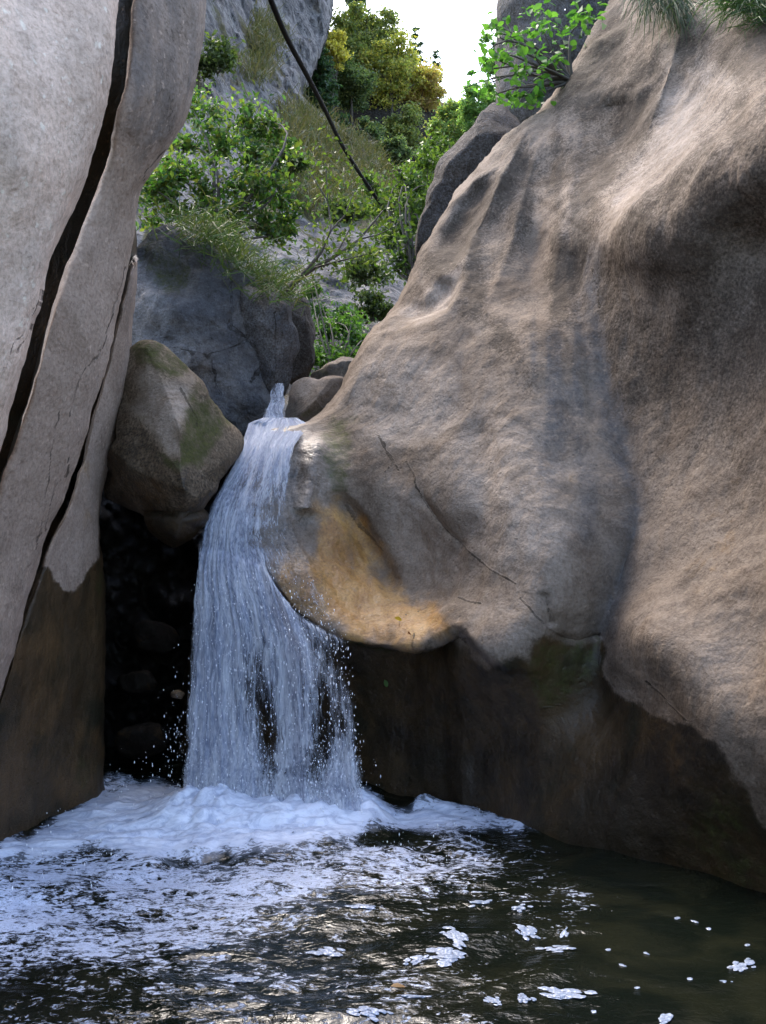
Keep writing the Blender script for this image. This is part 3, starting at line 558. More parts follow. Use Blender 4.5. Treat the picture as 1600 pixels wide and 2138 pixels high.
def water_z(x, y):
    u, v = water_uv(x, np.maximum(y, 1.2)); p = np.stack([x, y, 0 * x], -1)
    r = np.hypot(x - FALLX, (y - FALLY) * 1.0); near = np.exp(-r / 1.3)
    warp = 0.25 * np.stack([fbm(p * 1.7, 2, 70), fbm(p * 1.7, 2, 71), 0 * x], -1)
    q = p + warp
    amp = 0.010 + 0.034 * near
    amp = amp * (0.35 + 0.65 * sstep(1.9, 0.4, x + 0.25 * (y - 3)))
    z = amp * (1.1 * fbm(q * np.array([2.6, 4.2, 1]), 3, 72, ridged=False) + 0.45 * fbm(q * np.array([6, 10, 1]), 2, 73) + 0.14 * fbm(q * np.array([15, 24, 1]), 2, 74))
    z = z + 0.012 * near * np.sin(r * 16 + 3 * fbm(p * 2, 2, 75)) * sstep(0.3, 0.9, r)
    core = region(u, v, CORE, 46, 26, 60, 76) * (y > 3) * (y < 6.6)
    bl = np.abs(fbm(q * np.array([5, 6, 1]), 4, 77)) * 1.6 + 0.5 * np.abs(fbm(q * np.array([14, 15, 1]), 3, 78))
    line = np.exp(-((y - 5.30 - 0.05 * np.sin(x * 5)) / 0.26) ** 2) * sstep(-1.25, -0.95, x) * (1 - sstep(-0.12, 0.12, x))
    z = z + core * (0.020 * bl + 0.012) + line * (0.085 + 0.03 * bl) + 0.05 * np.exp(-(((x - 0.20) / 0.07) ** 2 + ((y - 5.45) / 0.06) ** 2)) + 0.03 * np.exp(-(((x - 0.34) / 0.2) ** 2 + ((y - 5.4) / 0.1) ** 2))
    return z, core, u, v
xs = np.r_[-9, -6, -4.2, -3.2, np.arange(-2.6, 2.6, 0.0125), 3.2, 4.2, 6, 9]; ys = np.r_[-9, -4, -1, 0.8, 1.5, np.arange(1.9, 6.6, 0.0125), 6.8, 7.2, 7.6]
X, Y = np.meshgrid(xs, ys); Z, core, wu, wv_ = water_z(X, Y)
inside = (Y > 1.85) & (Y < 6.65) & (np.abs(X) < 2.7); Z = np.where(inside, Z, 0)
mid = region(wu, wv_, MID, 45, 30, 80, 80) * (1 - 0.85 * region(wu, wv_, HOLE, 22, 14, 40, 81)); lightc = region(wu, wv_, LIGHT, 90, 40, 120, 82)
fd = 1 - sstep(1780, 2140, wv_)
left_ = sstep(1250, 150, wu); cov = np.clip(lightc * (0.24 + 0.13 * left_ + 0.11 * fd) + 0.16 * mid * (0.5 + 0.5 * fd), 0, 1)
cov = np.maximum(cov, core * 0.98)
cov = cov + 0.10 * sstep(0.25, 1.0, fbm(np.stack([X * 2.2, Y * 3.2, 0 * X], -1), 3, 83) + 0.4) * lightc
cov = np.where((wv_ > 2400) | ~inside, 0, cov)
t = NT('pool_water')
cv, cr, sh, _, _ = t.attr('mask_a')
n_a = t.noise(11, 6, 0.66, 1.6, stretch=(0.75, 1.25, 1)); n_b = t.noise(40, 5, 0.65, 1.0, stretch=(0.8, 1.2, 1)); bub = t.voro(120); n_c = t.noise(2.4, 4, 0.6, 1.2)
pat = t.math('ADD', t.math('MULTIPLY', n_a, 0.40), t.math('ADD', t.math('MULTIPLY', n_b, 0.40), t.math('MULTIPLY', n_c, 0.20)))
th = t.math('SUBTRACT', 0.72, t.math('MULTIPLY', cv, 0.46))
foam = t.math('MULTIPLY', t.mapr(t.math('SUBTRACT', pat, th), -0.015, 0.075), 0.95)
foam = t.math('MULTIPLY', foam, t.mapr(t.math('ADD', bub, t.math('MULTIPLY', cr, 0.5)), 0.12, 0.42, 0.45, 1.0))
foam = t.math('MAXIMUM', foam, t.math('MULTIPLY', t.mapr(cr, 0.35, 0.9), t.mapr(t.math('ADD', t.math('MULTIPLY', n_a, 0.5), t.math('MULTIPLY', n_b, 0.5)), 0.30, 0.56, 0.30, 1.0)))
wcol = t.mix(t.mapr(n_c, 0.35, 0.7), (0.004, 0.006, 0.004), (0.012, 0.013, 0.007))
fcol = t.mix(t.mapr(n_b, 0.3, 0.7), (0.34, 0.385, 0.50), (0.56, 0.61, 0.74))
fcol = t.mix(t.mapr(cr, 0.3, 1.0), fcol, t.mix(t.mapr(n_a, 0.3, 0.62), (0.42, 0.47, 0.60), (0.78, 0.82, 0.92)))
t.set(Base_Color=t.mix(foam, wcol, fcol), Roughness=t.mapr(foam, 0, 1, 0.05, 0.55, False), IOR=1.33, Specular_IOR_Level=0.5)
hh = t.math('ADD', t.math('MULTIPLY', t.noise(20, 3, 0.5, 0.8, stretch=(0.8, 1.3, 1)), 1.0), t.math('MULTIPLY', foam, 0.6))
hh = t.math('ADD', hh, t.math('MULTIPLY', t.noise(60, 3, 0.6, 0.5), 0.3))
t.l.new(t.bump(hh, 0.28, 0.02), t.bsdf.inputs['Normal'])
M['pool'] = t.m
me = make_mesh('pool_water', np.stack([X, Y, Z], -1), grid_faces(len(ys), len(xs)), M['pool'], attrs={'mask_a': np.stack([np.clip(cov, 0, 1), core, 0 * cov], -1)})
o = link('pool_water', me); o['kind'] = 'structure'

# drifting rafts of foam
t = NT('foam_raft'); b1 = t.voro(90); b2 = t.noise(40, 4)
t.set(Base_Color=t.mix(t.mapr(b1, 0.1, 0.5), (0.46, 0.51, 0.62), (0.22, 0.26, 0.34)), Roughness=0.35); t.l.new(t.bump(b1, 0.25, 0.01), t.bsdf.inputs['Normal']); M['raft'] = t.m
rafts = [(1102,1950,30,14,'fish-shaped'),(1160,1982,44,11,''),(1178,1948,14,12,''),(952,1962,34,22,''),(935,2000,60,20,''),(1548,2018,32,16,'curled'),(1175,2072,56,16,'long'),(1095,2085,24,12,''),(1392,2130,28,15,'bottom'),(1030,2090,22,12,''),(860,2082,40,12,''),(870,2005,26,10,''),(770,2120,46,16,''),(1510,2050,16,5,''),(1415,1918,9,5,''),(1450,1925,8,4,''),(1480,1940,8,4,''),(1270,1985,9,5,''),(1300,2015,9,5,''),(1440,2045,9,5,''),(1560,1975,9,4,''),(1350,1990,7,4,''),(1085,1900,24,8,''),(1000,1885,30,8,''),(690,1985,40,12,''),(500,2040,46,14,''),(420,1975,36,12,''),(760,1900,38,10,''),(1240,2110,8,5,''),(1330,2060,9,4,'')]
for i, (u, v, ru, rv, word) in enumerate(rafts):
    d = CAMZ * FPX / (v - 1069); c = P(u, v, d); rx = 0.85 * ru / FPX * d; ry = 0.8 * rv / FPX * d * d / CAMZ; Vs, Fs, off = [], [], 0; sk = 0.5 * (i % 3 - 1)
    nb = 1 if ru < 12 else (7 if ru < 20 else 22)
    for b in range(nb):
        e1, e2 = (0, 0) if b == 0 else rng.normal(0, 0.48, 2); br = (0.45 if b == 0 and nb > 1 else 0.16 + 0.16 * rng.random()) if nb > 1 else 0.8
        a = np.linspace(0, 2*np.pi, 20, endpoint=False); w = 1 + 0.6 * fbm(np.stack([np.cos(a) * 1.4 + i * 3.1 + b, np.sin(a) * 1.4, 0 * a], -1), 4, 90, 0.65); V = []
        for s_, h in [(1.0, 0.0), (0.9, 0.6), (0.55, 0.9), (0.04, 1.0)]:
            x = c[0] + rx * (e1 + br * np.cos(a) * w * s_) + sk * ry * (e2 + br * np.sin(a) * w * s_); y = c[1] + ry * (e2 + br * np.sin(a) * w * s_)
            V.append(np.stack([x, y, water_z(x, y)[0] + 0.001 + 0.0002 * b + h * 0.0014], -1))
        Vs.append(np.array(V).reshape(-1, 3)); Fs.append(grid_faces(4, 20, True) + off); off += 80
    me = make_mesh('foam_raft', np.concatenate(Vs), np.concatenate(Fs), M['raft']); o = link('foam_raft', me, base=base_of(me))
    lab = {'fish-shaped': 'fish-shaped white foam raft right of the pool centre', 'curled': 'curled white foam raft near the right edge of the pool', 'long': 'long slanting white foam raft near the bottom of the pool', 'bottom': 'white foam raft cut by the bottom edge on the right'}.get(word)
    if not lab: lab = {(1160,1982): 'slim white foam streak just below the fish-shaped raft', (1178,1948): 'small white foam raft right of the fish-shaped raft', (952,1962): 'white foam raft touching the widest one from behind', (935,2000): 'widest ragged white foam raft near the pool centre', (1095,2085): 'small white foam raft left of the long slanting one', (1030,2090): 'small white foam raft between the tan leaf and the long raft',
        (860,2082): 'white foam raft just in front of the floating tan leaf', (870,2005): 'small white foam raft left of the widest one', (770,2120): 'white foam raft left of the tan leaf at the bottom edge', (1085,1900): 'thin white foam raft behind the fish-shaped one', (1000,1885): 'thin white foam raft left of the farthest right one', (690,1985): 'white foam raft left of the pool centre', (500,2040): 'white foam raft at the lower left of the pool', (420,1975): 'white foam raft at the left rim of the dark water', (760,1900): 'white foam raft at the front of the churning foam'}.get((u, v))
    if not lab: lab = 'tiny white foam fleck drifting on the dark right side of the pool' if ru < 17 else 'tiny white foam fleck beside the curled raft'
    tag(o, lab, 'foam', 'foam drifting on the pool')

# ------------------------------------------------------------------ waterfall
wf = empty('waterfall', (FALLX, FALLY, 0.02)); tag(wf, 'white waterfall fanning down over the bowl-shaped rock lip into the pool', 'waterfall')
UL = [(870,550),(884,520),(905,514),(930,507),(960,494),(1000,470),(1050,443),(1100,426),(1150,416),(1220,409),(1350,402),(1500,394),(1640,387),(1720,384)]
UR = [(870,622),(884,640),(905,630),(930,612),(960,606),(1050,604),(1110,608),(1180,640),(1260,688),(1340,728),(1500,745),(1640,757),(1720,762)]
cs = np.linspace(0, 1, 150); vv = np.arange(872, 1718, 4.0)
Cg, Vg = np.meshgrid(cs, vv); Ug = lerp_curve(UL, Vg) * (1 - Cg) + lerp_curve(UR, Vg) * Cg
lipv = np.zeros(len(cs)); lipu = np.zeros(len(cs))
for j in range(len(cs)):
    k = np.argmax(Vg[:, j] >= lerp_curve(LIP, Ug[:, j])); lipv[j] = Vg[k, j]; lipu[j] = Ug[k, j]
dl = rw_tps(lipu, lipv) - 0.085
above = rw_depth(Ug, Vg) - undercut(Ug, Vg) - 0.085
# the stream above the lip lies nearly level and runs back to the upper cascade
top = sstep(935, 874, Vg); above = above + top * 0.22 + 0.05 * top * fbm(np.stack([Ug / 22, Vg / 9, 0 * Ug], -1), 3, 99)
fallt = np.clip((Vg - lipv[None]) / 500, 0, 1)
free = dl[None] - 0.20 * np.sqrt(fallt + 1e-6) * (1 - 0.3 * fallt)
bl = sstep(-6, 6, Vg - lipv[None]); Dw = above * (1 - bl) + free * bl
Dw = np.where(Vg > 1640, Dw, Dw)
t = NT('falling_water')
c_, s_, al, fm, vec = t.attr('flow')
st = t.noise(1.0, 5, 0.62, 0.5, vec=vec, stretch=(24, 8, 1)); st2 = t.noise(1.0, 5, 0.65, 0.4, vec=vec, stretch=(90, 34, 1)); st3 = t.noise(1.0, 4, 0.6, 0.6, vec=vec, stretch=(10, 4.0, 1))
a = t.math('ADD', t.math('MULTIPLY', st, 0.36), t.math('ADD', t.math('MULTIPLY', st2, 0.44), t.math('MULTIPLY', st3, 0.58)))
a = t.mapr(t.math('ADD', a, t.math('MULTIPLY', t.math('SUBTRACT', al, 0.5), 0.55)), 0.55, 0.86)
t.set(Base_Color=t.mix(t.mapr(t.math('ADD', t.math('MULTIPLY', st2, 0.6), t.math('MULTIPLY', st3, 0.4)), 0.4, 0.62), (0.34, 0.39, 0.52), (0.92, 0.95, 1.0)), Roughness=0.25, IOR=1.33)
t.l.new(t.bump(t.math('ADD', st, st2), 0.7, 0.02), t.bsdf.inputs['Normal'])
tr = t.n.new('ShaderNodeBsdfTransparent'); tl = t.n.new('ShaderNodeBsdfTranslucent'); tl.inputs[0].default_value = (0.60, 0.65, 0.78, 1)
m1 = t.n.new('ShaderNodeMixShader'); m1.inputs[0].default_value = 0.35; t.l.new(t.bsdf.outputs[0], m1.inputs[1]); t.l.new(tl.outputs[0], m1.inputs[2])
m2 = t.n.new('ShaderNodeMixShader'); t.l.new(t.math('MULTIPLY', a, 0.80), m2.inputs[0]); t.l.new(tr.outputs[0], m2.inputs[1]); t.l.new(m1.outputs[0], m2.inputs[2])
t.l.new(m2.outputs[0], t.out.inputs['Surface']); M['fall'] = t.m
film = sstep(-45, 45, Ug - (545 + 0 * Vg) - 60 * fbm(np.stack([Vg / 40, 0 * Vg, 0 * Vg], -1), 3, 3)) * sstep(960, 1110, Vg) * (1 - sstep(-10, 4, Vg - lipv[None]))
for L in range(3):
    alpha = 0.67 - 0.10 * L - 0.44 * film + 0.5 * (1 - sstep(890, 1000, Vg)) + 0.22 * (1 - Cg) * sstep(1000, 1200, Vg) - 0.34 * np.exp(-((Cg - 0.44 - 0.05 * np.sin(Vg / 60)) / 0.10) ** 2) * sstep(1250, 1420, Vg) - 0.30 * np.exp(-((Cg - 0.78 - 0.04 * np.sin(Vg / 45)) / 0.08) ** 2) * sstep(1350, 1480, Vg) + 0.15 * sstep(1560, 1650, Vg)
    alpha -= 0.10 * Cg * sstep(1340, 1450, Vg)
    alpha -= 0.6 * sstep(880, 873, Vg + 5 * fbm(np.stack([Ug / 18, 0 * Ug, 0 * Ug], -1), 3, 98)) + 0.35 * sstep(0.6, 0.95, Cg) * np.exp(-((Vg - lipv[None] - 40) / 60) ** 2)
    edge = np.minimum(Cg, 1 - Cg); alpha -= 0.5 * (1 - sstep(0.0, 0.05, edge))
    q = np.stack([Cg * 40 + 10 * L, (Vg - 880) / 140, 0 * Cg + L], -1)
    D2 = Dw + 0.05 * (L - 1) * sstep(1150, 1300, Vg) + 0.02 * L - 0.03 + 0.018 * fbm(q, 3, 100 + L) - 0.03 * np.abs(Cg - 0.5) * 0
    U2 = Ug + (6 * fbm(np.stack([Cg * 9, Vg / 70, 0 * Cg + L], -1), 3, 110 + L)) + (Cg - 0.5) * 8 * L * sstep(1200, 1400, Vg)
    W2 = P(U2, Vg, D2)
    fl = np.stack([Cg + 3.7 * L, (Vg - 860) / 400.0 * (1.4 - 0.45 * sstep(1100, 1600, Vg)), np.clip(alpha, 0, 1), 0 * Cg], -1)
    me = make_mesh('water_curtain', W2.reshape(-1, 3), grid_faces(*Cg.shape), M['fall'], attrs={'flow': fl.reshape(-1, 4)})
    link('water_curtain', me, wf)
# droplets thrown off the curtain and the foam
t = NT('droplet'); t.set(Base_Color=(0.93, 0.95, 1.0), Roughness=0.12, IOR=1.33, Specular_IOR_Level=0.8); M['drop'] = t.m
def octas(pts, r, sz=None):
    o6 = np.array([[1,0,0],[-1,0,0],[0,1,0],[0,-1,0],[0,0,1],[0,0,-1]], float); f8 = np.array([[0,2,4],[2,1,4],[1,3,4],[3,0,4],[2,0,5],[1,2,5],[3,1,5],[0,3,5]])
    V = pts[:, None, :] + o6[None] * r[:, None, None] * (np.array([1, 1, 1]) if sz is None else sz[:, None, :]); F = f8[None] + 6 * np.arange(len(pts))[:, None, None]
    return V.reshape(-1, 3), F.reshape(-1, 3)
n = 3000; ci = rng.random(n); vi = 1180 + 500 * rng.random(n) ** 0.65; ui = np.array([lerp_curve(UL, a) * (1 - b) + lerp_curve(UR, a) * b for a, b in zip(vi, ci)]) + rng.normal(0, 5, n)
di = np.array([dl[int(b * 149)] for b in ci]) - 0.16 - 0.10 * rng.random(n); pts = P(ui, vi, di)
n2 = 260; up = rng.uniform(230, 800, n2); vp = 1665 - np.abs(rng.normal(0, 55, n2)); pts = np.r_[pts, P(up, vp, rng.uniform(5.0, 5.45, n2))]
n3 = 120; pts = np.r_[pts, P(rng.normal(375, 22, n3), 1600 - np.abs(rng.normal(0, 90, n3)), rng.uniform(5.1, 5.4, n3))]
n4 = 350; xx = rng.uniform(-1.9, 0.5, n4); yy = rng.uniform(4.2, 5.4, n4); pts = np.r_[pts, np.stack([xx, yy, water_z(xx, yy)[0] + 0.012 + 0.02 * rng.random(n4)], -1)]
rr = 0.0010 + 0.0028 * rng.random(len(pts)) ** 3; V, F = octas(pts, rr, np.stack([1 + 0 * rr, 1 + 0 * rr, 1 + 2.5 * rng.random(len(rr))], -1))
me = make_mesh('spray', V, F, M['drop']); o = link('spray', me, wf); o['kind'] = 'stuff'

# the small cascade above
uc = empty('upper_cascade', P(578, 884, 7.1)); tag(uc, 'small thin cascade in the cleft above the main waterfall', 'waterfall')
Cg2, Vg2 = np.meshgrid(np.linspace(0, 1, 30), np.arange(800, 892, 3.0)); f_ = (Vg2 - 800) / 90
U2 = 574 + (Cg2 - 0.5) * (26 + 30 * f_) + 10 * (1 - f_) * (1 - f_) + 5 * fbm(np.stack([f_ * 5, Cg2 * 2, 0 * f_], -1), 3, 8); D2 = 7.35 - 0.25 * f_ + 0.03 * fbm(np.stack([Cg2 * 6, f_ * 3, 0 * f_], -1), 3, 5)
for L in range(2):
    fl = np.stack([Cg2 * 0.25 + L, f_ * 0.5, 0.45 - 0.15 * L + 0.45 * f_ - 0.4 * (np.abs(Cg2 - 0.5) > 0.42), 0 * f_], -1)
    me = make_mesh('water_curtain', P(U2, Vg2, D2 - 0.05 * L).reshape(-1, 3), grid_faces(*Cg2.shape), M['fall'], attrs={'flow': fl.reshape(-1, 4)}); link('water_curtain', me, uc)

# ------------------------------------------------------------------ background slopes
t = NT('cliff_limestone'); gm, sh, br, _, _ = t.attr('mask_a')
nb = t.noise(0.55, 5, 0.6, 0.5); nm = t.noise(2.4, 6, 0.68, 0.4); nf = t.noise(11, 5, 0.7); diag = t.noise(1.2, 5, 0.62, 0.6, stretch=(1.6, 0.6, 0.8))
rock = t.mix(t.mapr(nm, 0.35, 0.65), (0.085, 0.08, 0.08), (0.32, 0.295, 0.275)); rock = t.mix(t.mapr(nf, 0.52, 0.66), rock, (0.055, 0.055, 0.055)); rock = t.mix(t.math('MULTIPLY', br, 1.0), rock, (0.035, 0.028, 0.02))
grass = t.mix(t.mapr(nm, 0.35, 0.7), (0.14, 0.115, 0.06), (0.09, 0.10, 0.038)); grass = t.mix(t.mapr(nf, 0.4, 0.7), grass, (0.10, 0.085, 0.05))
g = t.mapr(t.math('ADD', gm, t.math('MULTIPLY', t.math('SUBTRACT', diag, 0.5), 1.7)), 0.40, 0.58)
g = t.math('MULTIPLY', g, t.mapr(nf, 0.25, 0.42, 0.35, 1.0))
t.set(Base_Color=t.mix(g, rock, grass), Roughness=0.9, Specular_IOR_Level=0.1)
t.l.new(t.bump(t.math('ADD', nm, t.math('MULTIPLY', nf, 0.6)), 1.0, 0.25), t.bsdf.inputs['Normal']); M['cliff'] = t.m
hill = TPS([(420,0,19),(430,250,15.5),(420,-300,23),(300,200,14),(300,600,11),(-350,0,15),(-350,500,12),(-350,800,10),(520,450,13.5),(620,620,12),(700,790,11),(560,800,10.5),(800,700,11.5),(640,0,28),(640,-300,32),(600,200,22),(640,260,21),(700,300,21.5),(760,400,19),(820,430,20),(850,560,15),(760,520,15),(880,800,11.5),(560,100,23),(520,250,18)], 0.002)
H_EDGE = [(-350,700),(0,694),(70,690),(130,660),(205,640),(235,690),(280,752),(340,802),(420,845),(520,885),(650,910),(900,930)]
def hill_masks(u, v, W):
    g = 0.30 + 0.5 * blob(u, v, 720, 350, 140, 120) + 0.3 * blob(u, v, 540, 100, 60, 120, 30) - 0.05 * blob(u, v, 680, 610, 130, 120) - .25 * blob(u, v, 440, 280, 60, 120) + .25 * blob(u, v, 620, 270, 60, 50) - .2 * blob(u, v, 640, 60, 50, 90)
    return g
def wall_like(name, edge, far, vs, depth, ncol, amp):
    ue = smooth_curve(edge, vs) + 5 * fbm(np.stack([vs / 30, 0 * vs, 0 * vs], -1), 4, 3); s = np.linspace(0, 1, ncol)
    U = ue[:, None] + (far - ue[:, None]) * s[None]; V = np.repeat(vs[:, None], ncol, 1); D = depth(U, V); tt = np.clip(np.abs(U - ue[:, None]) / 40, 0, 1); D = D + 1.6 * (1 - np.sqrt(1 - (1 - tt) ** 2))
    kk = np.array([9, 4, 1.5]); U = np.c_[ue[:, None] - kk[None] * 4, U]; V = np.c_[np.repeat(vs[:, None], 3, 1), V]; D = np.c_[D[:, :1] + kk[None], D]
    W = P(U, V, D); k = D / 18.0
    W[..., 1] += amp * k * (0.5 * fbm(W * np.array([0.5, 0.3, 0.35]), 3, 120, ridged=True) + 0.30 * fbm(W * np.array([1.6, 1, 1.0]), 4, 121, ridged=True) + 0.12 * fbm(W * 4, 3, 122))
    return U, V, W
vsh = np.arange(-350, 880, 5.0); U, V, W = wall_like('hillside', H_EDGE, -350, vsh, hill, 230, 0.9)
me = make_mesh('hillside', W.reshape(-1, 3), grid_faces(*U.shape), M['cliff'], attrs={'mask_a': np.stack([np.clip(hill_masks(U, V, W), 0, 1).ravel(), 0 * U.ravel(), 0 * U.ravel()], -1)})
o = link('hillside', me); o['kind'] = 'structure'
HILLW = W; HILLU = U; HILLV = V
me = boulder_mesh('far_ridge', [(560,240),(640,140),(700,90),(760,85),(820,150),(880,205),(930,232),(1000,240),(1120,250),(1250,260),(1250,900),(560,900)], (860, 500), 40, 5, 6, M['cliff'], NOM, amp=0.9, nscale=0.25, seed=31, facet=0.5, p=3)
ca = me.color_attributes.remove(me.color_attributes['mask_a']); a_ = me.color_attributes.new('mask_a', 'FLOAT_COLOR', 'POINT')
dd = np.zeros((len(me.vertices), 4), np.float32); dd[:, 0] = 0.25; dd[:, 2] = 0.85; a_.data.foreach_set('color', dd.ravel())
o = link('far_ridge', me); o['kind'] = 'structure'

# ------------------------------------------------------------------ plants
def leaf_material(name, rough=0.5, trans=0.5):
    t = NT(name); c = t.attr('tint')[4]; nz = t.noise(3, 3); col = t.mix(t.mapr(nz, 0.3, 0.7, 0.0, 0.35), c, t.mix(1.0, c, (0.6, 0.62, 0.5), 'MULTIPLY'))
    t.set(Base_Color=col, Roughness=rough)
    tl = t.n.new('ShaderNodeBsdfTranslucent'); t.l.new(t.mix(1.0, col, (1.3, 1.5, 0.7), 'MULTIPLY'), tl.inputs[0]); m1 = t.n.new('ShaderNodeMixShader'); m1.inputs[0].default_value = trans
    t.l.new(t.bsdf.outputs[0], m1.inputs[1]); t.l.new(tl.outputs[0], m1.inputs[2]); t.l.new(m1.outputs[0], t.out.inputs['Surface']); return t.m
M['leaf'] = leaf_material('leaf'); M['blade'] = leaf_material('grass_blade', 0.6, 0.25)
t = NT('bark'); t.set(Base_Color=t.mix(t.noise(30, 4, stretch=(1, 1, 0.3)), (0.035, 0.028, 0.02), (0.11, 0.095, 0.075)), Roughness=0.9); M['bark'] = t.m

def rand_rot(n, up=0.0):
    a = rng.normal(size=(n, 3)); a[:, 2] += up; nrm = a / np.linalg.norm(a, axis=1, keepdims=True); b = rng.normal(size=(n, 3)); x = np.cross(nrm, b); x /= np.linalg.norm(x, axis=1, keepdims=True) + 1e-9; return x, np.cross(nrm, x), nrm
def leaves_geom(c, size, up=0.6, aspect=0.5, fold=0.18):
    n = len(c); x, y, z = rand_rot(n, up); s = (size * (0.6 + 0.8 * rng.random(n)))[:, None]
    V = np.stack([c - x * s * 0.5, c + y * s * aspect * 0.5 + z * s * fold - x * s * .05, c + x * s * 0.5 - z * s * fold * .6, c - y * s * aspect * 0.5 + z * s * fold - x * s * .05], 1)
    return V
def leaf_mesh(name, c, size, cols, mat=None, up=0.6, aspect=0.5):
    V = leaves_geom(c, size, up, aspect); n = len(c); cols = np.array(cols, float); k = rng.random(n); i = rng.integers(0, len(cols), n); j = rng.integers(0, len(cols), n)
    cc = cols[i] * k[:, None] + cols[j] * (1 - k[:, None]); cc = cc * (0.65 + 0.7 * rng.random(n))[:, None]
    return make_mesh(name, V.reshape(-1, 3), np.arange(n * 4).reshape(n, 4), mat or M['leaf'], smooth=False, attrs={'tint': np.repeat(np.c_[cc, np.ones(n)], 4, 0)})
def tube(pts, r0, r1, ns=6):
    pts = np.asarray(pts, float); n = len(pts); tg = np.gradient(pts, axis=0); tg /= np.linalg.norm(tg, axis=1, keepdims=True) + 1e-9
    ref = np.where(np.abs(tg[:, 2:3]) > 0.9, np.array([[1.0, 0, 0]]), np.array([[0, 0, 1.0]])); a = np.cross(tg, ref); a /= np.linalg.norm(a, axis=1, keepdims=True) + 1e-9; b = np.cross(tg, a)
    th = np.linspace(0, 2*np.pi, ns, endpoint=False); r = np.linspace(r0, r1, n)[:, None, None]
    return pts[:, None] + r * (np.cos(th)[None, :, None] * a[:, None] + np.sin(th)[None, :, None] * b[:, None]), ns
def tubes_mesh(name, lst, mat):
    Vs, Fs, off = [], [], 0
    for pts, r0, r1 in lst:
        V, ns = tube(pts, r0, r1); Fs.append(grid_faces(V.shape[0], ns, True) + off); Vs.append(V.reshape(-1, 3)); off += V.shape[0] * ns
    return make_mesh(name, np.concatenate(Vs), np.concatenate(Fs), mat)
def bend(a, b, sag=0.15, n=7):
    a = np.asarray(a, float); b = np.asarray(b, float); s = np.linspace(0, 1, n)[:, None]; L = np.linalg.norm(b - a); k = rng.normal(size=3) * sag * L * 0.5
    return a + (b - a) * s + np.sin(s * np.pi) * k + np.array([0, 0, 1]) * np.sin(s * np.pi) * sag * L * 0.4
def foliage_points(blobs, n, shell=0.55):
    """blobs: centre xyz, radius xyz"""
    w = np.array([np.prod(b[1]) ** (2 / 3) for b in blobs]); idx = rng.choice(len(blobs), n, p=w / w.sum()); c = np.array([b[0] for b in blobs])[idx]; r = np.array([b[1] for b in blobs])[idx]
    d = rng.normal(size=(n, 3)); d /= np.linalg.norm(d, axis=1, keepdims=True); rad = (shell + (1 - shell) * rng.random(n)) * (0.75 + 0.35 * rng.random(n)) * np.where(rng.random(n) < 0.22, 1.55, 1.0); return c + d * r * rad[:, None]
def clumps(c, r, k, cr):
    """k leaf clumps spread through an ellipsoid"""
    out = []
    for i in range(k):
        d = rng.normal(size=3); d /= np.linalg.norm(d); q = rng.random() ** 0.45; s = cr * (0.4 + 1.0 * rng.random()); out.append((np.asarray(c) + d * np.asarray(r) * q, np.array([s, s, s * 0.7])))
    return out

def shrub(name, label, root, pxblobs, leaf, n, cols, cat='shrub', single=0, stems=14, r0=0.02, aspect=0.5, up=0.5):
    base = P(*root); t = empty(name, base); tag(t, label, cat)
    bl = []
    for (u, v, r, d) in pxblobs:
        R = r / FPX * d; c = P(u, v, d); bl += clumps(c, np.array([R, R * 1.2, R]), 7, R * 0.95)
    lst = []
    for i in rng.permutation(len(bl))[:stems]: lst.append((bend(base, bl[i][0], 0.2), r0, r0 * 0.25))
    link('branch', tubes_mesh('branch', lst, M['bark']), t)
    pts = foliage_points(bl, n, 0.1)
    if single:
        order = np.argsort(pts[:, 1]); near = order[:single]; rest = order[single:]
        protos = [leaf_proto(c, aspect) for c in cols]
        for k, i in enumerate(near):
            o = bpy.data.objects.new('leaf', protos[k % len(protos)]); COL.objects.link(o); o.parent = t; o.location = Vector(pts[i] - base)
            s = leaf * (0.7 + 0.6 * rng.random()); o.scale = (s, s, s); o.rotation_euler = (rng.normal(0, 0.6) - 0.35 + 0.6, rng.normal(0, 0.6), rng.random() * 6.28)
        pts = pts[rest]
    if len(pts): o = link('foliage', leaf_mesh('foliage', pts, leaf, cols, up=up, aspect=aspect), t); o['kind'] = 'stuff'
    return t
def leaf_proto(col, aspect):
    a = aspect / 2; V = np.array([[-.5,0,0],[-.25,a*.75,.05],[.05,a,.06],[.32,a*.6,.0],[.5,0,-.08],[.32,-a*.6,.0],[.05,-a,.06],[-.25,-a*.75,.05],[0,0,0],[.3,0,-.02]])
    F = np.array([[0,8,1,1],[1,8,2,2],[2,8,9,3],[3,9,4,4],[4,9,5,5],[5,9,8,6],[6,8,7,7],[7,8,0,0]]); T = []
    for f in F:
        f = list(dict.fromkeys(f)); T += [f[:3]] + ([[f[0], f[2], f[3]]] if len(f) == 4 else [])
    return make_mesh('leaf', V, np.array(T), M['leaf'], attrs={'tint': np.tile([*col, 1], (10, 1))})

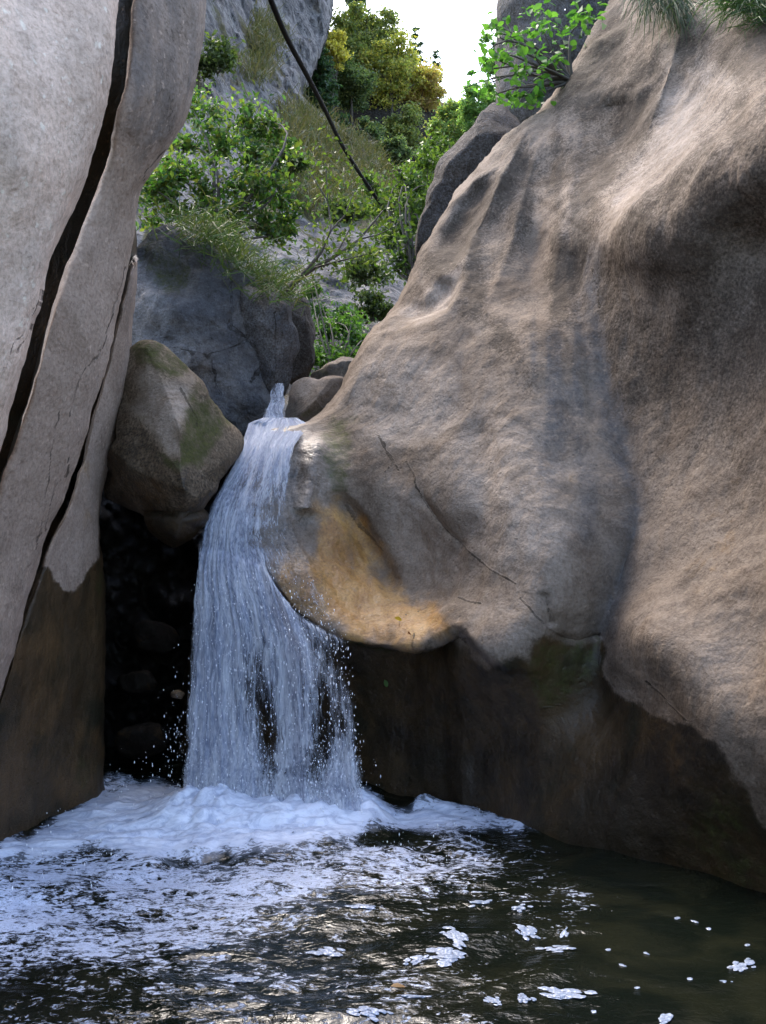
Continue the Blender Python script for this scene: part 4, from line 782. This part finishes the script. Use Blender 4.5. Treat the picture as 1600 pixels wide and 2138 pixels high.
def broadleaf(name, label, u, vb, vt, w, d, cols, leaf, n, group=None, k=26, low=0.25):
    base = P(u, vb, d); H = (vb - vt) / FPX * d; R = 1.15 * w / FPX * d; t = empty(name, base); tag(t, label, 'tree', group)
    c = base + np.array([0, 0, H * (0.5 + low / 2)]); bl = clumps(c, (R * 0.9, R * 0.8, H * (0.5 - low / 2) * 0.92), k + 12, R * 0.36)
    lst = [(bend(base, base + np.array([0, 0, H * 0.85]), 0.03), H * 0.022, H * 0.006)]
    for i in range(min(12, len(bl))): lst.append((bend(base + np.array([0, 0, H * (0.25 + 0.4 * rng.random())]), bl[i][0], 0.12), H * 0.008, H * 0.002))
    link('trunk', tubes_mesh('trunk', lst, M['bark']), t)
    link('crown', leaf_mesh('crown', foliage_points(bl, int(n * 3.2), 0.1), leaf * 0.62, (np.array(cols) * 0.82 + np.array(cols).mean(1, keepdims=True) * 0.18) * 2.8), t); return t
def conifer(name, label, u, vb, vt, w, d, cols, n=5000, group=None, dens=17, sparse=0.0):
    base = P(u, vb, d); H = (vb - vt) / FPX * d; R = w / FPX * d; t = empty(name, base); tag(t, label, 'tree', group)
    link('trunk', tubes_mesh('trunk', [(bend(base, base + np.array([0, 0, H]), 0.01), H * 0.016, H * 0.003)], M['bark']), t)
    pts = []
    for i in range(dens):
        z = 0.1 + 0.9 * (i + rng.random() * 0.5) / dens; L = R * (1 - z) ** 0.8 + 0.02 * R
        for b in range(7):
            if rng.random() < sparse: continue
            a = rng.random() * 6.28; m = max(6, int(n / dens / 7 * (0.4 + 1.2 * (1 - z)))); q = rng.random(m) ** 0.7; LL = L * (0.7 + 0.5 * rng.random())
            x = np.cos(a) * LL * q + rng.normal(0, 0.06 * R, m); y = np.sin(a) * LL * q + rng.normal(0, 0.06 * R, m); zz = z * H - 0.28 * LL * q + 0.12 * LL * q ** 3 - np.abs(rng.normal(0, 0.05 * R, m)); pts.append(base + np.stack([x, y, zz], -1))
    pts = np.concatenate(pts); link('crown', leaf_mesh('crown', pts, 0.18 * d / 38, np.array(cols) * 2.2, up=0.8, aspect=0.28), t); return t

DG = [(0.018, 0.036, 0.018), (0.028, 0.052, 0.022)]; YG = [(0.13, 0.135, 0.025), (0.10, 0.12, 0.03), (0.17, 0.15, 0.03)]; OL = [(0.075, 0.095, 0.03), (0.10, 0.11, 0.035), (0.06, 0.085, 0.03)]
OR = [(0.20, 0.12, 0.035), (0.17, 0.10, 0.03), (0.16, 0.13, 0.04)]; GR = [(0.06, 0.12, 0.025), (0.045, 0.095, 0.02), (0.09, 0.15, 0.03)]; YE = [(0.28, 0.22, 0.02), (0.22, 0.19, 0.025)]
GT = 'trees on the far ridge'
conifer('spruce_tree', 'dark green spruce nearest the cable at the left of the far trees', 668, 275, 60, 62, 30, DG, 6500, GT)
broadleaf('broadleaf_tree', 'small bright yellow tree between the dark spruce and the olive trees', 692, 270, 55, 36, 32, YE, 0.16, 2600, GT, 16, 0.55)
conifer('spruce_tree', 'dark spruce reaching past the top edge above the yellow tree', 745, 120, -70, 55, 40, DG, 4000, GT)
broadleaf('broadleaf_tree', 'tall olive-green tree beside the open sky', 765, 240, 5, 74, 36, YG + OL, 0.17, 5200, GT, 30)
broadleaf('broadleaf_tree', 'olive tree at the foot of the far grove beside the spruce', 735, 262, 110, 52, 33, OL + DG, 0.15, 4200, GT, 26, 0.1)
broadleaf('broadleaf_tree', 'yellow-green tree in the middle of the far grove', 815, 280, 80, 68, 35, YG + YE[:1], 0.16, 4800, GT, 28)
broadleaf('broadleaf_tree', 'orange-brown autumn tree at the right end of the far grove', 875, 285, 120, 54, 36, OR + YE[1:], 0.16, 4200, GT, 26)
broadleaf('broadleaf_tree', 'low yellow-green tree under the orange one', 850, 330, 215, 40, 34, YG + OL, 0.15, 2800, GT, 20, 0.05)
conifer('spruce_tree', 'thin sparse spruce standing out against the white sky', 868, 260, 48, 48, 44, DG, 2400, GT, 13, 0.25)
conifer('spruce_tree', 'short sparse spruce leaning down the skyline behind the orange tree', 908, 270, 95, 44, 45, DG, 1800, GT, 11, 0.3)
broadleaf('broadleaf_tree', 'light green tree at the bottom of the sky gap', 950, 330, 205, 44, 24, GR + YG, 0.10, 4200, GT, 26, 0.1)
broadleaf('broadleaf_tree', 'bright green tree below the sky beside the right rock spur', 1010, 310, 165, 42, 22, GR + [(0.14, 0.19, 0.04)], 0.10, 4200, GT, 26, 0.1)
broadleaf('broadleaf_tree', 'thin leafy sapling against the sky left of the grey pillar', 1040, 260, 20, 30, 18, GR, 0.08, 1500, GT, 16, 0.2)
broadleaf('broadleaf_tree', 'dark green bush below the far grove on the slope', 830, 350, 280, 36, 25, OL + DG, 0.11, 2200, GT, 16, 0.0)
for bu, bv, bw, lab, cc in [(770, 275, 34, 'low dark green bush at the foot of the olive trees', OL + DG), (905, 330, 30, 'green bush right of the low yellow-green tree', OL + GR), (870, 375, 34, 'pale green bush below the far grove near the right wall', GR + YG), (700, 280, 28, 'small dark bush on the slope edge under the spruce', DG + OL), (800, 330, 30, 'brownish bush on the dark rock below the far grove', OL + OR)]:
    broadleaf('bush', lab, bu, bv + 30, bv - 35, bw, 30 if bv < 340 else 24, cc, 0.13, 1700, 'bushes under the far grove', 14, 0.0)['category'] = 'bush'
# nearer shrubs
shrub('leafy_shrub', 'dense bright green shrub growing on top of the blue-grey boulder', (440, 510, 8.9), [(425,225,40,9.6),(460,290,52,9.5),(530,260,45,9.7),(545,330,45,9.5),(345,345,48,9.2),(330,420,52,9.0),(420,385,62,9.1),(500,400,60,9.2),(585,400,45,9.4),(560,460,40,9.2),(460,460,55,8.9),(610,450,35,9.4),(380,300,30,9.4),(590,300,26,9.7)], 0.055, 7000, [(0.055, 0.125, 0.025), (0.085, 0.17, 0.035), (0.03, 0.075, 0.02), (0.14, 0.20, 0.05), (0.13, 0.14, 0.035)], single=250, stems=26, r0=0.018)
shrub('leafy_shrub', 'loose yellow-green shrub above the right wall at the end of the cable', (870, 600, 10.2), [(840,390,40,11),(880,340,45,11),(905,300,35,11.5),(830,470,42,10.6),(865,440,40,10.6),(850,530,40,10.3),(800,430,35,11),(770,390,25,11.2),(900,400,30,10.8),(930,340,35,12)], 0.055, 4500, [(0.07, 0.12, 0.025), (0.10, 0.15, 0.03), (0.05, 0.09, 0.02)], stems=22, r0=0.016)
shrub('leafy_shrub', 'low green undergrowth in the gap beyond the dark boulders', (700, 790, 10.0), [(690,740,40,10.3),(730,700,38,10.5),(670,690,30,10.6),(740,745,30,10.2),(720,655,30,11),(665,650,22,11),(650,610,20,11)], 0.045, 4500, [(0.06, 0.13, 0.025), (0.09, 0.17, 0.035), (0.04, 0.09, 0.02)], stems=16, r0=0.01)
shrub('leafy_shrub', 'broad-leaved green shrub hanging over the top of the right wall', (1195, 170, 7.85), [(1100,90,50,7.7),(1140,150,50,7.6),(1165,60,50,7.7),(1070,160,45,7.7),(1030,120,34,7.9),(1090,205,38,7.6),(1005,180,34,7.9),(1215,50,40,7.9),(1065,60,34,7.9),(1025,60,26,8.0),(985,170,20,8.0),(1130,30,34,7.8)], 0.066, 420, [(0.07, 0.17, 0.03), (0.10, 0.22, 0.045), (0.045, 0.12, 0.025), (0.08, 0.18, 0.04)], single=298, stems=22, r0=0.014, aspect=0.55)
HB = [(765,560,36,12.0,'leafy bush on the slope right of the bare branches'),(725,430,32,15,'olive bush on the grassy slope below the cable end'),(600,330,30,16,'thin bush on the grassy slope right of the green shrub'),(455,120,34,17,'small dark bush high on the pale cliff'),(780,640,30,11.6,'low bush where the slope meets the right wall')]
for (hu, hv, hr, hd, lab) in HB:
    shrub('bush', lab, (hu, hv + hr, hd), [(hu, hv, hr, hd), (hu - hr * 0.8, hv + hr * 0.5, hr * 0.7, hd), (hu + hr * 0.8, hv + hr * 0.4, hr * 0.7, hd)], 0.05 * hd / 11, 1500, [(0.07, 0.10, 0.03), (0.10, 0.13, 0.04), (0.05, 0.075, 0.025)], cat='bush', stems=8, r0=0.01)['group'] = 'bushes on the hillside'
# branching bare-stemmed shrub over the upper cascade
bs = empty('branching_shrub', P(592, 615, 8.1)); tag(bs, 'thin bare-branched shrub with few leaves leaning over the upper cascade', 'shrub')
b0 = P(592, 615, 8.1); mk = lambda l: np.array([P(*q) for q in l])
lst = [(mk([(592,615,8.1),(620,585,8.2),(655,560,8.2),(700,535,8.3),(750,500,8.4),(800,440,8.6)]), 0.028, 0.006), (mk([(605,600,8.15),(640,565,8.1),(672,525,8.1),(692,480,8.1),(685,420,8.2),(680,340,8.3)]), 0.018, 0.004),
       (mk([(655,560,8.2),(690,550,8.0),(730,540,7.9),(770,530,7.9)]), 0.010, 0.003), (mk([(692,480,8.1),(720,450,8.2),(740,400,8.3)]), 0.008, 0.003), (mk([(700,535,8.3),(730,480,8.5),(745,430,8.5)]), 0.008, 0.003), (mk([(750,500,8.4),(790,490,8.5),(830,470,8.6)]), 0.008, 0.003), (mk([(685,420,8.2),(660,380,8.2),(640,350,8.3)]), 0.006, 0.002)]
link('branch', tubes_mesh('branch', lst, M['bark']), bs)
ends = np.concatenate([q[0][2:] for q in lst]); pts = ends[rng.integers(0, len(ends), 620)] + rng.normal(0, 0.11, (620, 3))
o = link('foliage', leaf_mesh('foliage', pts, 0.05, [(0.07, 0.11, 0.02), (0.11, 0.14, 0.03), (0.045, 0.08, 0.02)]), bs); o['kind'] = 'stuff'

def grass(name, label, roots, dirs, length, width, cols, kind='stuff'):
    n = len(roots); L = (length * (0.5 + rng.random(n)))[:, None]; side = np.cross(dirs, rng.normal(size=(n, 3))); side /= np.linalg.norm(side, axis=1, keepdims=True) + 1e-9; w = width * 0.5
    dn = np.array([0, 0, -1.0]); p1 = roots + dirs * L * 0.5 + dn * L * 0.04; p2 = roots + dirs * L * 0.85 + dn * L * 0.32
    V = np.stack([roots - side * w, roots + side * w, p1 + side * w * .8, p1 - side * w * .8, p2], 1).reshape(-1, 3); i = np.arange(n)[:, None] * 5
    F = np.concatenate([i + np.array([[0, 1, 2]]), i + np.array([[0, 2, 3]]), i + np.array([[3, 2, 4]])]); cols = np.array(cols, float); k = rng.random(n)[:, None]; cc = cols[rng.integers(0, len(cols), n)] * k + cols[rng.integers(0, len(cols), n)] * (1 - k)
    me = make_mesh(name, V, F, M['blade'], smooth=False, attrs={'tint': np.repeat(np.c_[cc, np.ones(n)], 5, 0)}); o = link(name, me); o['kind'] = kind; o['label'] = label; o['category'] = 'grass'; return o
def updir(n, up=1.0, spread=0.6, lean=(0, 0, 0)):
    d = rng.normal(0, spread, (n, 3)); d[:, 2] = np.abs(d[:, 2]) * 0.3 + up; d += np.array(lean); return d / np.linalg.norm(d, axis=1, keepdims=True)
def along(line, n, jit, d0, dj):
    l = np.array(line, float); tt = rng.random(n) * (len(l) - 1); k = tt.astype(int); f = (tt - k)[:, None]; q = l[k] * (1 - f) + l[k + 1] * f; return P(q[:, 0] + rng.normal(0, jit, n), q[:, 1] + rng.normal(0, jit, n) , d0 + rng.normal(0, dj, n))
gc = [(0.06, 0.11, 0.025), (0.09, 0.13, 0.035), (0.13, 0.13, 0.05), (0.04, 0.08, 0.02)]
grass('grass_tuft', 'long green grass spilling over the crown of the blue-grey boulder', along([(370,478),(430,490),(470,520),(510,570),(560,600),(610,615)], 1500, 22, 7.95, 0.25), updir(1500, 0.5, 0.9, (0.3, -0.25, 0)), 0.28, 0.007, gc)
grass('grass_tuft', 'dark green grass hanging from the top right corner of the wall', along([(1510,-30),(1570,0),(1650,50)], 1100, 22, 6.3, 0.15), updir(1100, -0.3, 0.7, (-0.2, -0.5, 0)), 0.22, 0.006, [(0.03, 0.06, 0.015), (0.05, 0.10, 0.02)])
grass('grass_tuft', 'mossy threads of grass at the top of the right wall', along([(1330,-30),(1400,-10),(1430,30)], 500, 14, 7.0, 0.1), updir(500, -0.7, 0.4, (0, -0.5, 0)), 0.22, 0.007, [(0.05, 0.07, 0.02), (0.03, 0.05, 0.015)])
# dry grass of the slope, growing where the slope is grassy
gm_ = np.clip(hill_masks(HILLU, HILLV, HILLW) + 0.5 * fbm(HILLW * np.array([1.2, 0.5, 0.7]), 4, 130), 0, 1); ok = np.argwhere((gm_ > 0.55) & (HILLV > -80) & (HILLU > 380)); pick = ok[rng.integers(0, len(ok), 15000)]
rt = HILLW[pick[:, 0], pick[:, 1]] + rng.normal(0, 0.12, (15000, 3)) * np.array([1, 0.3, 1])
grass('dry_grass', 'tawny dry grass covering the ledges of the hillside', rt, updir(15000, 0.6, 0.5, (0.1, -0.5, 0)), 0.32, 0.016, [(0.15, 0.125, 0.065), (0.11, 0.11, 0.05), (0.18, 0.15, 0.08), (0.08, 0.095, 0.035)])

# ------------------------------------------------------------------ cable
cp = [(540,-80,5.6),(566,0,6.0),(600,80,6.5),(640,155,7.1),(680,232,7.9),(712,298,8.8),(745,352,9.6),(785,412,10.6),(822,462,11.6)]
pc = np.array([P(*q) for q in cp]); tt = np.linspace(0, len(cp) - 1, 60); pc = np.stack([smooth_curve(list(enumerate(pc[:, k])), tt) for k in range(3)], -1)
t = NT('black_cable'); t.set(Base_Color=(0.008, 0.008, 0.009), Roughness=0.8, Specular_IOR_Level=0.2); V, ns = tube(pc, 0.017, 0.017, 8)
me = make_mesh('cable', V.reshape(-1, 3), grid_faces(len(pc), 8, True), t.m); o = link('cable', me, base=base_of(me)); tag(o, 'black cable slanting down across the hillside from the top edge', 'cable')

# ------------------------------------------------------------------ fallen leaves
def fallen(label, u, v, d, size, col, tilt=(0, 0), rz=0.0):
    o = bpy.data.objects.new('fallen_leaf', leaf_proto(col, 0.6)); COL.objects.link(o); o.location = Vector(P(u, v, d)); o.scale = (size,) * 3; o.rotation_euler = (tilt[0], tilt[1], rz); tag(o, label, 'leaf')
d = CAMZ * FPX / (2066 - 1069); q = P(832, 2066, d)
fallen('tan leaf floating on the pool near the bottom edge', 832, 2066, d, 0.05, (0.42, 0.25, 0.12), (0.05, 0.1), 0.3); bpy.data.objects['fallen_leaf'].location.z = float(water_z(q[:1], q[1:2])[0][0]) + 0.012
def on_wall(label, u, v, size, col, tilt, rz):
    fallen(label, u, v, float(rw_depth(np.array([float(u)]), np.array([float(v)]))[0]) - 0.06, size, col, tilt, rz)
on_wall('small yellow leaf stuck in the ochre rock bowl', 832, 1292, 0.045, (0.55, 0.38, 0.03), (0.9, 0.2), 0.4)
on_wall('small reddish leaf low in the ochre rock bowl', 855, 1322, 0.035, (0.22, 0.07, 0.02), (0.9, 0.0), 1.2)
on_wall('tiny green leaf on the dark wet wall below the bowl', 806, 1427, 0.045, (0.10, 0.20, 0.05), (1.4, 1.2), 0.2)
